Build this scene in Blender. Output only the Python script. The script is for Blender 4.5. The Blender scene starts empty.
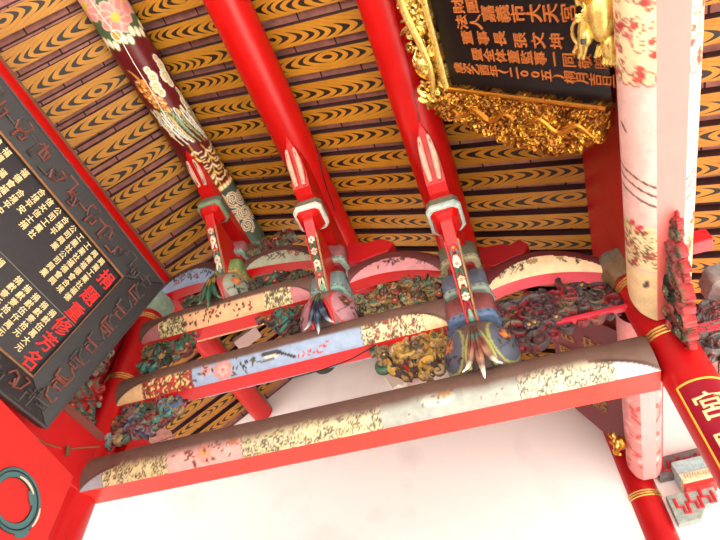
import bpy, math, random
import numpy as np
from mathutils import Vector, Matrix

# ---------------------------------------------------------------- camera, sky, sun, exposure
scn = bpy.context.scene
COL = scn.collection
PI = math.pi
sin, cos, rad = math.sin, math.cos, math.radians

cam_d = bpy.data.cameras.new('camera')
cam_d.sensor_width = 36.0
cam_d.lens = 545.73 * 36.0 / 720.0
cam_d.clip_start = 0.05
cam = bpy.data.objects.new('camera', cam_d)
COL.objects.link(cam)
# columns: right, up, backward (world z up, y away along the purlins, x along the trusses)
cam.matrix_world = Matrix(((0.941853, 0.260440, 0.212330, 0.0),
                           (0.335952, -0.716698, -0.611130, 0.0),
                           (-0.006986, 0.646927, -0.762520, 0.0),
                           (0, 0, 0, 1)))
scn.camera = cam

world = bpy.data.worlds.new('daylight')
scn.world = world
world.use_nodes = True
bg = world.node_tree.nodes['Background']
bg.inputs[0].default_value = (0.93, 0.97, 1.0, 1)
bg.inputs[1].default_value = 0.75

sun_d = bpy.data.lights.new('sun', 'SUN')
sun_d.energy = 22.0
sun_d.angle = rad(1.0)
sun_d.color = (1.0, 0.95, 0.87)
sun = bpy.data.objects.new('sun', sun_d)
COL.objects.link(sun)
sun.rotation_euler = Vector((-0.50, 0.30, -0.95)).to_track_quat('-Z', 'Y').to_euler()

vs = scn.view_settings
vs.view_transform = 'Standard'
vs.look = 'None'
vs.exposure = 0.38
vs.gamma = 1.0
vs.use_curve_mapping = False

# ---------------------------------------------------------------- colours
def lin(c):
    out = []
    for v in c[:3]:
        v = v / 255.0
        out.append(v / 12.92 if v <= 0.04045 else ((v + 0.055) / 1.055) ** 2.4)
    return tuple(out)

RED = lin((182, 12, 9)); DRED = lin((140, 22, 28)); MAROON = lin((92, 20, 24)); PINK = lin((214, 150, 150))
CREAM = lin((236, 214, 172)); WHITE = lin((236, 230, 218)); BROWN = lin((104, 78, 68)); DKBROWN = lin((62, 44, 38))
BLACK = lin((28, 24, 22)); GREEN = lin((58, 96, 66)); LGREEN = lin((132, 160, 120)); TEAL = lin((62, 128, 118))
GRGREEN = lin((104, 118, 98)); BLUE = lin((70, 92, 130)); LBLUE = lin((166, 186, 206)); GOLD = lin((226, 170, 60))
OCHRE = lin((190, 146, 62)); GREY = lin((150, 146, 142)); DGREY = lin((84, 82, 84)); ORANGE = lin((206, 116, 44))
MAUVE = lin((150, 96, 94)); PALE = lin((222, 228, 218)); DKGREEN = lin((44, 62, 50)); GREYBLUE = lin((112, 124, 138))

# ---------------------------------------------------------------- materials
def nodes_of(name):
    m = bpy.data.materials.new(name)
    m.use_nodes = True
    nt = m.node_tree
    return m, nt, nt.nodes, nt.links, nt.nodes['Principled BSDF']

def paint_mat(name, rough=0.5, metallic=0.0, wear=0.18, scale=9.0, bump=0.0, spec=0.5, coat=0.0):
    """colour attribute 'Col' with procedural wear"""
    m, nt, N, L, P = nodes_of(name)
    a = N.new('ShaderNodeAttribute'); a.attribute_name = 'Col'
    tc = N.new('ShaderNodeTexCoord')
    no = N.new('ShaderNodeTexNoise'); no.inputs['Scale'].default_value = scale; no.inputs['Detail'].default_value = 6
    no.inputs['Roughness'].default_value = 0.65
    L.new(tc.outputs['Object'], no.inputs['Vector'])
    mr = N.new('ShaderNodeMapRange'); mr.inputs[1].default_value = 0.3; mr.inputs[2].default_value = 0.7
    mr.inputs[3].default_value = 1.0 - wear; mr.inputs[4].default_value = 1.0 + wear * 0.45
    L.new(no.outputs['Fac'], mr.inputs[0])
    mx = N.new('ShaderNodeVectorMath'); mx.operation = 'SCALE'
    L.new(a.outputs['Color'], mx.inputs[0]); L.new(mr.outputs[0], mx.inputs['Scale'])
    L.new(mx.outputs[0], P.inputs['Base Color'])
    mr2 = N.new('ShaderNodeMapRange'); mr2.inputs[3].default_value = max(0.05, rough - 0.1); mr2.inputs[4].default_value = min(1, rough + 0.15)
    L.new(no.outputs['Fac'], mr2.inputs[0]); L.new(mr2.outputs[0], P.inputs['Roughness'])
    P.inputs['Metallic'].default_value = metallic
    P.inputs['Specular IOR Level'].default_value = spec
    P.inputs['Coat Weight'].default_value = coat
    if bump:
        b = N.new('ShaderNodeBump'); b.inputs['Strength'].default_value = bump; b.inputs['Distance'].default_value = 0.01
        L.new(no.outputs['Fac'], b.inputs['Height']); L.new(b.outputs[0], P.inputs['Normal'])
    return m

M_PAINT = paint_mat('old_paint', 0.55, wear=0.22, scale=14)
M_LACQ = paint_mat('lacquer', 0.32, wear=0.10, scale=5, spec=0.45)
M_CARVE = paint_mat('carved_paint', 0.5, wear=0.35, scale=30, bump=0.3)
M_GOLD = paint_mat('gilding', 0.28, metallic=0.85, wear=0.30, scale=40, bump=0.4)
M_MATTE = paint_mat('matte_paint', 0.75, wear=0.12, scale=6)
M_DARKWOOD = paint_mat('dark_wood', 0.45, wear=0.25, scale=20, bump=0.2)

def board_mat():
    m, nt, N, L, P = nodes_of('painted_wood_grain')
    def math_(op, a, b=None, c=None):
        n = N.new('ShaderNodeMath'); n.operation = op
        for i, v in enumerate((a, b, c)):
            if v is None: continue
            if isinstance(v, (int, float)): n.inputs[i].default_value = v
            else: L.new(v, n.inputs[i])
        return n.outputs[0]
    uv = N.new('ShaderNodeUVMap')
    oi = N.new('ShaderNodeObjectInfo'); rnd = oi.outputs['Random']
    sep = N.new('ShaderNodeSeparateXYZ'); L.new(uv.outputs[0], sep.inputs[0])
    u, v = sep.outputs[0], sep.outputs[1]
    # slow distortion, different on every board
    cmb = N.new('ShaderNodeCombineXYZ'); L.new(u, cmb.inputs[0])
    L.new(math_('MULTIPLY', v, 0.10), cmb.inputs[1]); L.new(math_('MULTIPLY', rnd, 53.0), cmb.inputs[2])
    n1 = N.new('ShaderNodeTexNoise'); n1.inputs['Scale'].default_value = 2.6; n1.inputs['Detail'].default_value = 1.0
    L.new(cmb.outputs[0], n1.inputs['Vector'])
    w = math_('SUBTRACT', n1.outputs['Fac'], 0.5)
    r2 = math_('FRACT', math_('MULTIPLY', rnd, 7.31))
    u0 = math_('ADD', math_('MULTIPLY', r2, 1.15), 0.05)          # where the knot of the grain sits
    vc = math_('MULTIPLY', math_('SINE', math_('ADD', math_('MULTIPLY', u, 3.0), math_('MULTIPLY', rnd, 40.0))), 0.30)
    vv = math_('SUBTRACT', v, vc)
    du = math_('ADD', math_('SUBTRACT', u, u0), math_('MULTIPLY', w, 0.22))
    dv = math_('MULTIPLY', vv, 0.29)
    d = math_('ADD', math_('SQRT', math_('ADD', math_('MULTIPLY', du, du), 0.0016)), math_('MULTIPLY', math_('POWER', math_('ABSOLUTE', vv), 1.7), 0.21))
    ph = math_('DIVIDE', d, 0.118)
    fr = math_('FRACT', ph)
    # thick in the middle of the board, hair thin at its edges
    v2 = math_('MULTIPLY', vv, 1.75)
    t = math_('SUBTRACT', 1.0, math_('MINIMUM', math_('MULTIPLY', v2, v2), 1.0))
    wid = math_('ADD', math_('MULTIPLY', math_('POWER', t, 0.8), 0.44), 0.08)
    s1 = N.new('ShaderNodeMapRange'); s1.interpolation_type = 'SMOOTHSTEP'
    L.new(math_('SUBTRACT', wid, fr), s1.inputs[0]); s1.inputs[1].default_value = -0.03; s1.inputs[2].default_value = 0.05
    edge = math_('MULTIPLY', s1.outputs[0], math_('GREATER_THAN', fr, 0.02))
    fr2 = math_('FRACT', math_('ADD', math_('MULTIPLY', ph, 2.0), 0.45))
    thin = math_('MULTIPLY', math_('LESS_THAN', fr2, 0.10), math_('MULTIPLY', math_('GREATER_THAN', math_('ABSOLUTE', vv), 0.35), 0.55))
    mask = math_('MAXIMUM', edge, thin)
    # paint tone
    tc = N.new('ShaderNodeTexCoord')
    n2 = N.new('ShaderNodeTexNoise'); n2.inputs['Scale'].default_value = 7.0; n2.inputs['Detail'].default_value = 5
    L.new(tc.outputs['Object'], n2.inputs['Vector'])
    cr = N.new('ShaderNodeMix'); cr.data_type = 'RGBA'
    cr.inputs[6].default_value = (*lin((150, 94, 10)), 1); cr.inputs[7].default_value = (*lin((190, 132, 28)), 1)
    L.new(n2.outputs['Fac'], cr.inputs[0])
    mx = N.new('ShaderNodeMix'); mx.data_type = 'RGBA'
    L.new(math_('MULTIPLY', mask, 0.99), mx.inputs[0]); L.new(cr.outputs[2], mx.inputs[6])
    mx.inputs[7].default_value = (*lin((18, 11, 9)), 1)
    L.new(mx.outputs[2], P.inputs['Base Color'])
    P.inputs['Roughness'].default_value = 0.55
    return m
M_BOARD = board_mat()

def brick_mat():
    m, nt, N, L, P = nodes_of('roof_brick_tile')
    uv = N.new('ShaderNodeUVMap')
    b = N.new('ShaderNodeTexBrick')
    b.offset = 0.37; b.inputs['Scale'].default_value = 1.0
    b.inputs['Color1'].default_value = (*lin((186, 128, 112)), 1); b.inputs['Color2'].default_value = (*lin((156, 100, 90)), 1)
    b.inputs['Mortar'].default_value = (*lin((58, 30, 28)), 1)
    b.inputs['Mortar Size'].default_value = 0.008; b.inputs['Brick Width'].default_value = 0.42; b.inputs['Row Height'].default_value = 0.256
    L.new(uv.outputs[0], b.inputs['Vector'])
    n = N.new('ShaderNodeTexNoise'); n.inputs['Scale'].default_value = 11; n.inputs['Detail'].default_value = 6
    L.new(uv.outputs[0], n.inputs['Vector'])
    mx = N.new('ShaderNodeMix'); mx.data_type = 'RGBA'; mx.blend_type = 'MULTIPLY'; mx.inputs[0].default_value = 0.6
    cr = N.new('ShaderNodeValToRGB'); cr.color_ramp.elements[0].position = 0.35; cr.color_ramp.elements[0].color = (0.45, 0.42, 0.42, 1)
    cr.color_ramp.elements[1].position = 0.65
    L.new(n.outputs['Fac'], cr.inputs[0]); L.new(b.outputs[0], mx.inputs[6]); L.new(cr.outputs[0], mx.inputs[7])
    L.new(mx.outputs[2], P.inputs['Base Color']); P.inputs['Roughness'].default_value = 0.85
    return m
M_BRICK = brick_mat()

def plaster_mat():
    m, nt, N, L, P = nodes_of('white_plaster')
    tc = N.new('ShaderNodeTexCoord')
    n = N.new('ShaderNodeTexNoise'); n.inputs['Scale'].default_value = 1.7; n.inputs['Detail'].default_value = 8
    L.new(tc.outputs['Object'], n.inputs['Vector'])
    cr = N.new('ShaderNodeValToRGB')
    cr.color_ramp.elements[0].position = 0.28; cr.color_ramp.elements[0].color = (*lin((234, 222, 219)), 1)
    cr.color_ramp.elements[1].position = 0.45; cr.color_ramp.elements[1].color = (*lin((243, 233, 231)), 1)
    L.new(n.outputs['Fac'], cr.inputs[0]); L.new(cr.outputs[0], P.inputs['Base Color'])
    P.inputs['Roughness'].default_value = 0.9
    return m
M_WALL = plaster_mat()

def floor_mat():
    m, nt, N, L, P = nodes_of('granite_paving')
    tc = N.new('ShaderNodeTexCoord')
    b = N.new('ShaderNodeTexBrick'); b.inputs['Scale'].default_value = 1.0
    b.inputs['Brick Width'].default_value = 0.9; b.inputs['Row Height'].default_value = 0.45; b.inputs['Mortar Size'].default_value = 0.006
    b.inputs['Color1'].default_value = (*lin((214, 212, 208)), 1); b.inputs['Color2'].default_value = (*lin((204, 202, 198)), 1)
    b.inputs['Mortar'].default_value = (*lin((150, 145, 138)), 1)
    L.new(tc.outputs['Object'], b.inputs['Vector'])
    L.new(b.outputs[0], P.inputs['Base Color']); P.inputs['Roughness'].default_value = 0.7
    return m
M_FLOOR = floor_mat()

# ---------------------------------------------------------------- mesh builder
class MB:
    def __init__(s):
        s.v = []; s.f = []; s.c = []; s.mi = []; s.n = 0
    def add(s, verts, faces, cols, mi=0):
        verts = [tuple(p) for p in verts]
        if isinstance(cols, tuple): cols = [cols] * len(verts)
        o = s.n
        s.v += verts; s.c += [tuple(c) for c in cols]; s.n += len(verts)
        for f in faces:
            s.f.append(tuple(i + o for i in f)); s.mi.append(mi)
    def box(s, c, size, col, rot=None, mi=0):
        hx, hy, hz = [d / 2 for d in size]
        P = [Vector((x * hx, y * hy, z * hz)) for x in (-1, 1) for y in (-1, 1) for z in (-1, 1)]
        if rot is not None: P = [rot @ p for p in P]
        c = Vector(c)
        s.add([c + p for p in P], [(0, 1, 3, 2), (4, 6, 7, 5), (0, 4, 5, 1), (2, 3, 7, 6), (0, 2, 6, 4), (1, 5, 7, 3)], col, mi)
    def grid(s, P, C, closed_v=False, mi=0):
        nu, nv = len(P), len(P[0])
        o = s.n
        for i in range(nu):
            for j in range(nv):
                s.v.append(tuple(P[i][j])); s.c.append(tuple(C[i][j]) if not isinstance(C, tuple) else C)
        s.n += nu * nv
        for i in range(nu - 1):
            for j in range(nv if closed_v else nv - 1):
                j2 = (j + 1) % nv
                s.f.append((o + i * nv + j, o + (i + 1) * nv + j, o + (i + 1) * nv + j2, o + i * nv + j2)); s.mi.append(mi)
    def cap(s, ring, col, mi=0):
        s.add(ring, [tuple(range(len(ring)))], col, mi)
    def tube(s, pts, r, col, n=8, flat=1.0, up=None, caps=True, mi=0):
        """tapered tube; col one colour or one per point; flat squeezes the section along 'up'"""
        pts = [Vector(p) for p in pts]
        m = len(pts)
        if not isinstance(r, (list, tuple)): r = [r] * m
        prevn = None; P = []; C = []
        for i in range(m):
            t = (pts[min(i + 1, m - 1)] - pts[max(i - 1, 0)])
            if t.length < 1e-9: t = Vector((0, 0, 1))
            t.normalize()
            if up is not None:
                a = Vector(up) - t * t.dot(Vector(up))
                if a.length < 1e-4: a = t.orthogonal()
            elif prevn is None: a = t.orthogonal()
            else: a = prevn - t * t.dot(prevn)
            a.normalize(); prevn = a
            b = t.cross(a)
            P.append([pts[i] + (a * cos(2 * PI * k / n) * flat + b * sin(2 * PI * k / n)) * r[i] for k in range(n)])
            c = col[i] if isinstance(col, list) else col
            C.append([c] * n)
        s.grid(P, C, True, mi)
        if caps:
            s.cap(list(reversed(P[0])), C[0][0], mi); s.cap(P[-1], C[-1][0], mi)
    def ell(s, c, r, col, rot=None, nu=8, nv=12, mi=0):
        c = Vector(c); P = []
        for i in range(nu + 1):
            th = PI * i / nu
            row = []
            for j in range(nv):
                p = Vector((r[0] * sin(th) * cos(2 * PI * j / nv), r[1] * sin(th) * sin(2 * PI * j / nv), r[2] * cos(th)))
                if rot is not None: p = rot @ p
                row.append(c + p)
            P.append(row)
        s.grid(P, col if isinstance(col, tuple) else col, True, mi)
    def lathe(s, prof, col, c=(0, 0, 0), n=24, shape=None, mi=0):
        """prof [(r,z)], col tuple or list; vertical axis; shape(theta)->scale"""
        c = Vector(c); P = []; C = []
        for i, (r, z) in enumerate(prof):
            P.append([c + Vector((r * cos(2 * PI * k / n), r * sin(2 * PI * k / n), z)) * 1.0 if shape is None else
                      c + Vector((r * shape(2 * PI * k / n) * cos(2 * PI * k / n), r * shape(2 * PI * k / n) * sin(2 * PI * k / n), z)) for k in range(n)])
            C.append([col[i] if isinstance(col, list) else col] * n)
        s.grid(P, C, True, mi)
        s.cap(list(reversed(P[0])), C[0][0], mi); s.cap(P[-1], C[-1][0], mi)
    def prism(s, poly, fr, depth, col, mi=0):
        """poly [(a,b)] mapped by fr(a,b,d) with d=0 and d=depth"""
        n = len(poly)
        A = [fr(a, b, 0) for a, b in poly]; B = [fr(a, b, depth) for a, b in poly]
        s.add(A + B, [tuple(range(n)), tuple(range(2 * n - 1, n - 1, -1))] + [((i + 1) % n, i, i + n, (i + 1) % n + n) for i in range(n)], col, mi)
    def build(s, name, mat, parent=None, smooth=True, bevel=0, angle=40, uv=None):
        me = bpy.data.meshes.new(name)
        me.from_pydata(s.v, [], s.f)
        a = me.color_attributes.new('Col', 'FLOAT_COLOR', 'POINT')
        arr = np.ones((s.n, 4), dtype=np.float32); arr[:, :3] = np.array(s.c, dtype=np.float32).reshape(-1, 3)
        a.data.foreach_set('color', arr.ravel())
        for m in (mat if isinstance(mat, (list, tuple)) else [mat]): me.materials.append(m)
        if any(s.mi): me.polygons.foreach_set('material_index', s.mi)
        if uv is not None:
            l = me.uv_layers.new(name='UVMap')
            vi = np.zeros(len(me.loops), dtype=np.int32); me.loops.foreach_get('vertex_index', vi)
            l.data.foreach_set('uv', np.array(uv, dtype=np.float32)[vi].ravel())
        if smooth:
            me.polygons.foreach_set('use_smooth', [True] * len(me.polygons))
            try: me.set_sharp_from_angle(angle=rad(angle))
            except Exception: pass
        me.update()
        o = bpy.data.objects.new(name, me)
        COL.objects.link(o)
        if parent is not None:
            o.parent = parent
            o.matrix_parent_inverse = parent.matrix_basis.inverted()
        if bevel:
            b = o.modifiers.new('bevel', 'BEVEL'); b.width = bevel; b.segments = 2; b.limit_method = 'ANGLE'; b.angle_limit = rad(35)
        return o

def tag(o, label=None, cat=None, group=None, kind=None):
    if label: o['label'] = label
    if cat: o['category'] = cat
    if group: o['group'] = group
    if kind: o['kind'] = kind
    return o

def empty(name, loc, label, cat, group=None):
    o = bpy.data.objects.new(name, None)
    o.empty_display_size = 0.1
    COL.objects.link(o); o.location = loc
    return tag(o, label, cat, group)

ORD = ['first', 'second', 'third', 'fourth', 'fifth', 'sixth', 'seventh', 'eighth', 'ninth', 'tenth', 'eleventh', 'twelfth', 'thirteenth',
       'fourteenth', 'fifteenth', 'sixteenth', 'seventeenth', 'eighteenth', 'nineteenth', 'twentieth', 'twenty-first', 'twenty-second', 'twenty-third', 'twenty-fourth']

# ---------------------------------------------------------------- painted decoration (colour fields sampled by the mesh vertices)
class Canvas:
    def __init__(s, w, h, col, ppm=260):
        s.ppm = ppm; s.W = max(4, int(w * ppm)); s.H = max(4, int(h * ppm)); s.w = w; s.h = h
        s.a = np.empty((s.H, s.W, 3)); s.a[:] = col
    def win(s, x0, x1, y0, y1):
        i0, i1 = max(0, int(x0 * s.ppm)), min(s.W, int(x1 * s.ppm) + 2)
        j0, j1 = max(0, int(y0 * s.ppm)), min(s.H, int(y1 * s.ppm) + 2)
        if i1 <= i0 or j1 <= j0: return None
        X, Y = np.meshgrid((np.arange(i0, i1) + .5) / s.ppm, (np.arange(j0, j1) + .5) / s.ppm)
        return i0, i1, j0, j1, X, Y
    def put(s, w, mask, col):
        i0, i1, j0, j1, X, Y = w
        m = np.clip(mask, 0, 1)[..., None]
        s.a[j0:j1, i0:i1] = s.a[j0:j1, i0:i1] * (1 - m) + np.array(col) * m
    def rect(s, x0, x1, y0, y1, col):
        w = s.win(x0, x1, y0, y1)
        if w: s.put(w, ((w[4] >= x0) & (w[4] <= x1) & (w[5] >= y0) & (w[5] <= y1)).astype(float), col)
    def blob(s, x, y, rx, ry, col, ang=0.0):
        R = max(rx, ry) * 1.1
        w = s.win(x - R, x + R, y - R, y + R)
        if not w: return
        c, q = cos(ang), sin(ang)
        dx, dy = w[4] - x, w[5] - y
        d = np.hypot((dx * c + dy * q) / rx, (-dx * q + dy * c) / ry)
        s.put(w, (1 - d) * min(rx, ry) * s.ppm * 1.2 + .3, col)
    def line(s, pts, width, col, taper=False):
        n = len(pts) - 1
        for k in range(n):
            (x0, y0), (x1, y1) = pts[k], pts[k + 1]
            wd = width * (1 - 0.8 * k / n) if taper else width
            w = s.win(min(x0, x1) - wd, max(x0, x1) + wd, min(y0, y1) - wd, max(y0, y1) + wd)
            if not w: continue
            dx, dy = x1 - x0, y1 - y0
            L = dx * dx + dy * dy + 1e-12
            t = np.clip(((w[4] - x0) * dx + (w[5] - y0) * dy) / L, 0, 1)
            d = np.hypot(w[4] - x0 - t * dx, w[5] - y0 - t * dy)
            s.put(w, (wd / 2 - d) * s.ppm + .5, col)
    def spiral(s, x, y, r, turns, a0, width, col, d=1):
        n = int(14 * turns) + 4
        s.line([(x + r * (1 - .85 * i / n) * cos(a0 + d * 2 * PI * turns * i / n), y + r * (1 - .85 * i / n) * sin(a0 + d * 2 * PI * turns * i / n)) for i in range(n + 1)], width, col)
    def flower(s, x, y, R, col, core=OCHRE, n=6, edge=None, rng=random):
        for k in range(n):
            a = 2 * PI * k / n + .3
            if edge: s.blob(x + cos(a) * R * .55, y + sin(a) * R * .55, R * .5, R * .36, edge, a)
            s.blob(x + cos(a) * R * .55, y + sin(a) * R * .55, R * .42, R * .28, col, a)
        s.blob(x, y, R * .28, R * .28, core)
    def leaf(s, x, y, L, ang, col):
        s.blob(x, y, L, L * .38, col, ang)
    def lace(s, x0, x1, y0, y1, ground, line, accents=(), seed=0, size=.035, edge=True):
        rng = random.Random(seed)
        w, h = x1 - x0, y1 - y0
        s.rect(x0, x1, y0, y1, ground)
        if edge:
            for k in range(int(h / (size * 1.1)) + 1):
                yy = y0 + (k + .5) * size * 1.1
                for xx in (x0, x1):
                    s.blob(xx, yy, size * .75, size * .6, line); s.blob(xx, yy, size * .62, size * .48, ground)
        for k in range(int(w * h / (size * size) * 1.5)):
            x, y = x0 + rng.random() * w, y0 + rng.random() * h
            if accents and rng.random() < .5:
                s.blob(x, y, size * rng.uniform(.25, .5), size * .25, rng.choice(accents), rng.random() * 6)
            s.spiral(x, y, size * rng.uniform(.4, .8), rng.uniform(.6, 1.4), rng.random() * 6.3, .0050, line, rng.choice((-1, 1)))
    def sample(s, x, y):
        i = np.clip((np.asarray(x) * s.ppm).astype(int), 0, s.W - 1); j = np.clip((np.asarray(y) * s.ppm).astype(int), 0, s.H - 1)
        return s.a[j, i]

# ---------------------------------------------------------------- place (all in metres; camera eye at the origin)
FLOOR = -1.6
YF = 3.2                                 # the truss stands in this plane
YW = 5.8                                 # the white wall behind it
XL, XR = -3.52, 1.02                     # columns of the truss
PUR = {'ridge': (-2.573, 5.30, .19), 'middle': (-1.388, 4.80, .18), 'lower': (-.172, 4.245, .185), 'left': (XL, 4.67, .15)}
ROOF = [(-6.2, 3.85), (-4.5, 4.17), (-3.52, 4.83), (-2.573, 5.495), (-1.388, 4.99), (-.172, 4.445), (1.05, 3.94), (3.1, 3.2)]

# floor / court
mb = MB(); mb.box((0, 0, FLOOR - .1), (60, 60, .2), WHITE)
tag(mb.build('floor', M_FLOOR, smooth=False), kind='structure')

# ceiling of brick tiles over the rafters
mb = MB(); uv = []
for t in (0.092, 0.17):
    s_ = 0
    for i, (x, z) in enumerate(ROOF):
        if i: s_ += math.hypot(x - ROOF[i - 1][0], z - ROOF[i - 1][1])
        for y in (-3.0, YW + .3):
            mb.v.append((x, y, z + t)); mb.c.append(MAUVE); uv.append((s_, y + 10.0 + .02))
mb.n = len(mb.v); n = len(ROOF)
for L_ in (0, 1):
    o = L_ * 2 * n
    for i in range(n - 1):
        f = (o + 2 * i, o + 2 * i + 1, o + 2 * i + 3, o + 2 * i + 2)
        mb.f.append(f if L_ == 0 else f[::-1]); mb.mi.append(0)
for i in range(n - 1):
    for k in (0, 1):
        mb.f.append((2 * i + k, 2 * i + 2 + k, 2 * n + 2 * i + 2 + k, 2 * n + 2 * i + k)); mb.mi.append(0)
tag(mb.build('ceiling', M_BRICK, smooth=False, uv=uv), kind='structure')

# white gable wall
poly = [(-6.2, FLOOR), (2.2, FLOOR), (2.2, 3.53)] + [(x, z + .04) for x, z in reversed(ROOF[:-1])]
mb = MB(); mb.prism(poly, lambda a, b, d: (a, YW + d, b), .25, WHITE)
tag(mb.build('wall_back', M_WALL, smooth=False), kind='structure')

# ---------------------------------------------------------------- rafters
def bay(i0, y0, y1, off, where, pitch=.256, wid=.172):
    (xa, za), (xb, zb) = ROOF[i0], ROOF[i0 + 1]
    L = math.hypot(xb - xa, zb - za); dx, dz = (xb - xa) / L, (zb - za) / L
    nx, nz = -dz, dx
    if nz < 0: nx, nz = -nx, -nz
    ys = []
    k = math.ceil((y0 - off) / pitch)
    while off + k * pitch + wid <= y1 + 1e-6:
        ys.append(off + k * pitch); k += 1
    for j, y in enumerate(reversed(ys)):
        mb = MB(); T = .086
        pts = [(xa, y, za), (xb, y, zb), (xb, y + wid, zb), (xa, y + wid, za)]
        top = [(p[0] + nx * T, p[1], p[2] + nz * T) for p in pts]
        mb.add(pts, [(3, 2, 1, 0)], OCHRE, 0)
        mb.add(pts + top, [(0, 1, 5, 4), (2, 3, 7, 6), (1, 2, 6, 5), (3, 0, 4, 7), (4, 5, 6, 7)], lin((56, 20, 20)), 1)
        uvs = [(0, -1), (L, -1), (L, 1), (0, 1)] * 3
        o = mb.build('rafter', [M_BOARD, M_MATTE], smooth=False, uv=uvs)
        tag(o, 'wood-grain rafter board, %s out from the white wall, %s' % (ORD[j], where), 'rafter', 'yellow wood-grain rafter boards')
bay(1, 3.5, 5.79, .50, 'left of the left purlin', .262)
bay(2, .2, 5.79, .50, 'between left purlin and ridge purlin', .262)
bay(3, .3, 5.79, .36, 'between ridge purlin and middle purlin')
bay(4, .5, 5.79, .36, 'between middle purlin and lower purlin')
bay(5, .6, 5.79, .42, 'between lower purlin and red board')
bay(6, .8, 4.6, .42, 'out under the right eave', .262)

# ---------------------------------------------------------------- purlins
def cyl_grid(mb, Xc, Zc, r, y0, y1, ny, na, colf):
    P = []; C = []
    for i in range(ny + 1):
        y = y0 + (y1 - y0) * i / ny
        row = []; cr = []
        for j in range(na):
            a = -PI + 2 * PI * j / na                      # 0 = underside, + towards +x
            row.append((Xc + r * sin(a), y, Zc - r * cos(a))); cr.append(colf(y, a))
        P.append(row); C.append(cr)
    mb.grid(P, C, True); mb.cap(list(reversed(P[0])), C[0][0]); mb.cap(P[-1], C[-1][0])

def red_purlin(key, label, crack=False, dust=0):
    X, Z, r = PUR[key]
    def cf(y, a):
        if dust and 1.62 < a < 2.3: return lin((120, 96, 84))
        if crack:
            ac = .50 * (2.1 - y) / 1.2 + .03 * sin(y * 9) + .015 * sin(y * 31)
            if abs(a - ac) < .018 and y < 2.05: return lin((60, 14, 14))
        return RED
    mb = MB(); cyl_grid(mb, X, Z, r, -.6, YW + .02, 160 if crack else 24, 220 if crack else 72, cf)
    return tag(mb.build('purlin', M_LACQ), label, 'purlin')
red_purlin('middle', 'plain red round purlin, next to the painted ridge purlin')
red_purlin('lower', 'red round purlin with a long crack, over the largest melon strut', crack=True)
red_purlin('left', 'red round purlin behind the top of the black donor plaque', dust=1)

# ridge purlin painted with phoenix and clouds
X, Z, r = PUR['ridge']
A0, A1 = rad(-125), rad(125)
cv = Canvas(4.4, r * (A1 - A0), MAROON, 230)
def vv(deg): return r * (rad(deg) - A0)
SC = lin((226, 208, 164))
cv.rect(0, .80, 0, 2, lin((70, 90, 60)))
rng = random.Random(4)
for k in range(26):
    cv.leaf(rng.uniform(.1, .75), rng.uniform(0, cv.h), .05, rng.random() * 6, rng.choice([LGREEN, GREEN, PALE, SC]))
for (y, a) in ((.62, 30), (.45, -35), (.52, 85), (.25, 20)):
    cv.flower(y, vv(a), .15, lin((206, 128, 120)), core=lin((190, 170, 60)), n=8, edge=lin((206, 170, 150)))
for k in range(16):
    a = -115 + k * 15
    cv.blob(.80 + .03 * sin(k * 2.1), vv(a), .055, .032, GREEN); cv.blob(.80 + .03 * sin(k * 2.1), vv(a), .048, .026, SC)
    cv.spiral(.80 + .03 * sin(k * 2.1), vv(a), .024, 1.2, k, .008, WHITE)
cv.blob(.75, vv(7), .05, .05, WHITE); cv.blob(.75, vv(7), .04, .04, OCHRE)
def cloud(y, a, s):
    for dy, da, q in ((-.10, 0, .6), (-.04, 5, .9), (.03, -2, 1.0), (.09, 3, .7)):
        cv.blob(y + dy * s, vv(a + da), .055 * s * q, .042 * s * q, WHITE)
    for dy, da, q in ((-.10, 0, .6), (-.04, 5, .9), (.03, -2, 1.0), (.09, 3, .7)):
        cv.blob(y + dy * s, vv(a + da), .045 * s * q, .033 * s * q, lin((206, 206, 170)))
        cv.spiral(y + dy * s, vv(a + da), .03 * s * q, 1.3, y * 9 + dy * 40, .007, OCHRE)
cloud(1.2, 72, 1.3); cloud(1.24, 28, 1.2); cloud(1.5, 84, .9); cloud(1.7, 96, .8); cloud(1.9, 90, .8)
# phoenix: scaly orange body, pale wing and tail feathers, two leafy plumes
for k in range(7): cv.line([(1.12 + .03 * k, vv(-10 + 3 * k)), (1.06 + .04 * k, vv(-22 + 6 * k))], .016, lin((190, 140, 60)), True)
for k in range(90):
    t = rng.random(); a = -14 + 34 * t + rng.uniform(-17, 17); y = 1.16 + .46 * t
    cv.blob(y, vv(a), .026, .018, rng.choice([lin((120, 50, 20)), ORANGE, ORANGE, OCHRE]), 1); cv.blob(y + .004, vv(a), .016, .010, rng.choice([OCHRE, SC, GOLD]), 1)
for k in range(22):
    a = -30 + 5.6 * k; y = 1.50 + .006 * k + .05 * sin(k * 1.9)
    c = rng.choice([SC, PALE, LGREEN, WHITE, lin((150, 150, 90)), lin((206, 180, 110))])
    pts = [(y, vv(a)), (y + .12, vv(a + 5)), (y + .24, vv(a + 14)), (y + .34, vv(a + 26))]
    cv.line(pts, .040, lin((60, 56, 40)), True); cv.line(pts, .026, c, True)
for k in range(10): cv.spiral(1.42 + rng.random() * .4, vv(rng.uniform(-30, 20)), .03, 1.2, k, .007, SC)
def plume(pts, L):
    cv.line(pts, .016, OCHRE)
    for i in range(1, len(pts) - 1):
        (y, v), (y2, v2) = pts[i], pts[i + 1]
        t = math.atan2(v2 - v, y2 - y)
        for q in (-1, 1):
            for c, w_ in ((lin((120, 70, 34)), .034), (SC if i % 2 else lin((222, 190, 110)), .024)):
                cv.line([(y, v), (y + L * .55 * cos(t + q * .8), v + L * .55 * sin(t + q * .8)), (y + L * cos(t + q * 1.25), v + L * sin(t + q * 1.25))], w_, c, True)
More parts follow.
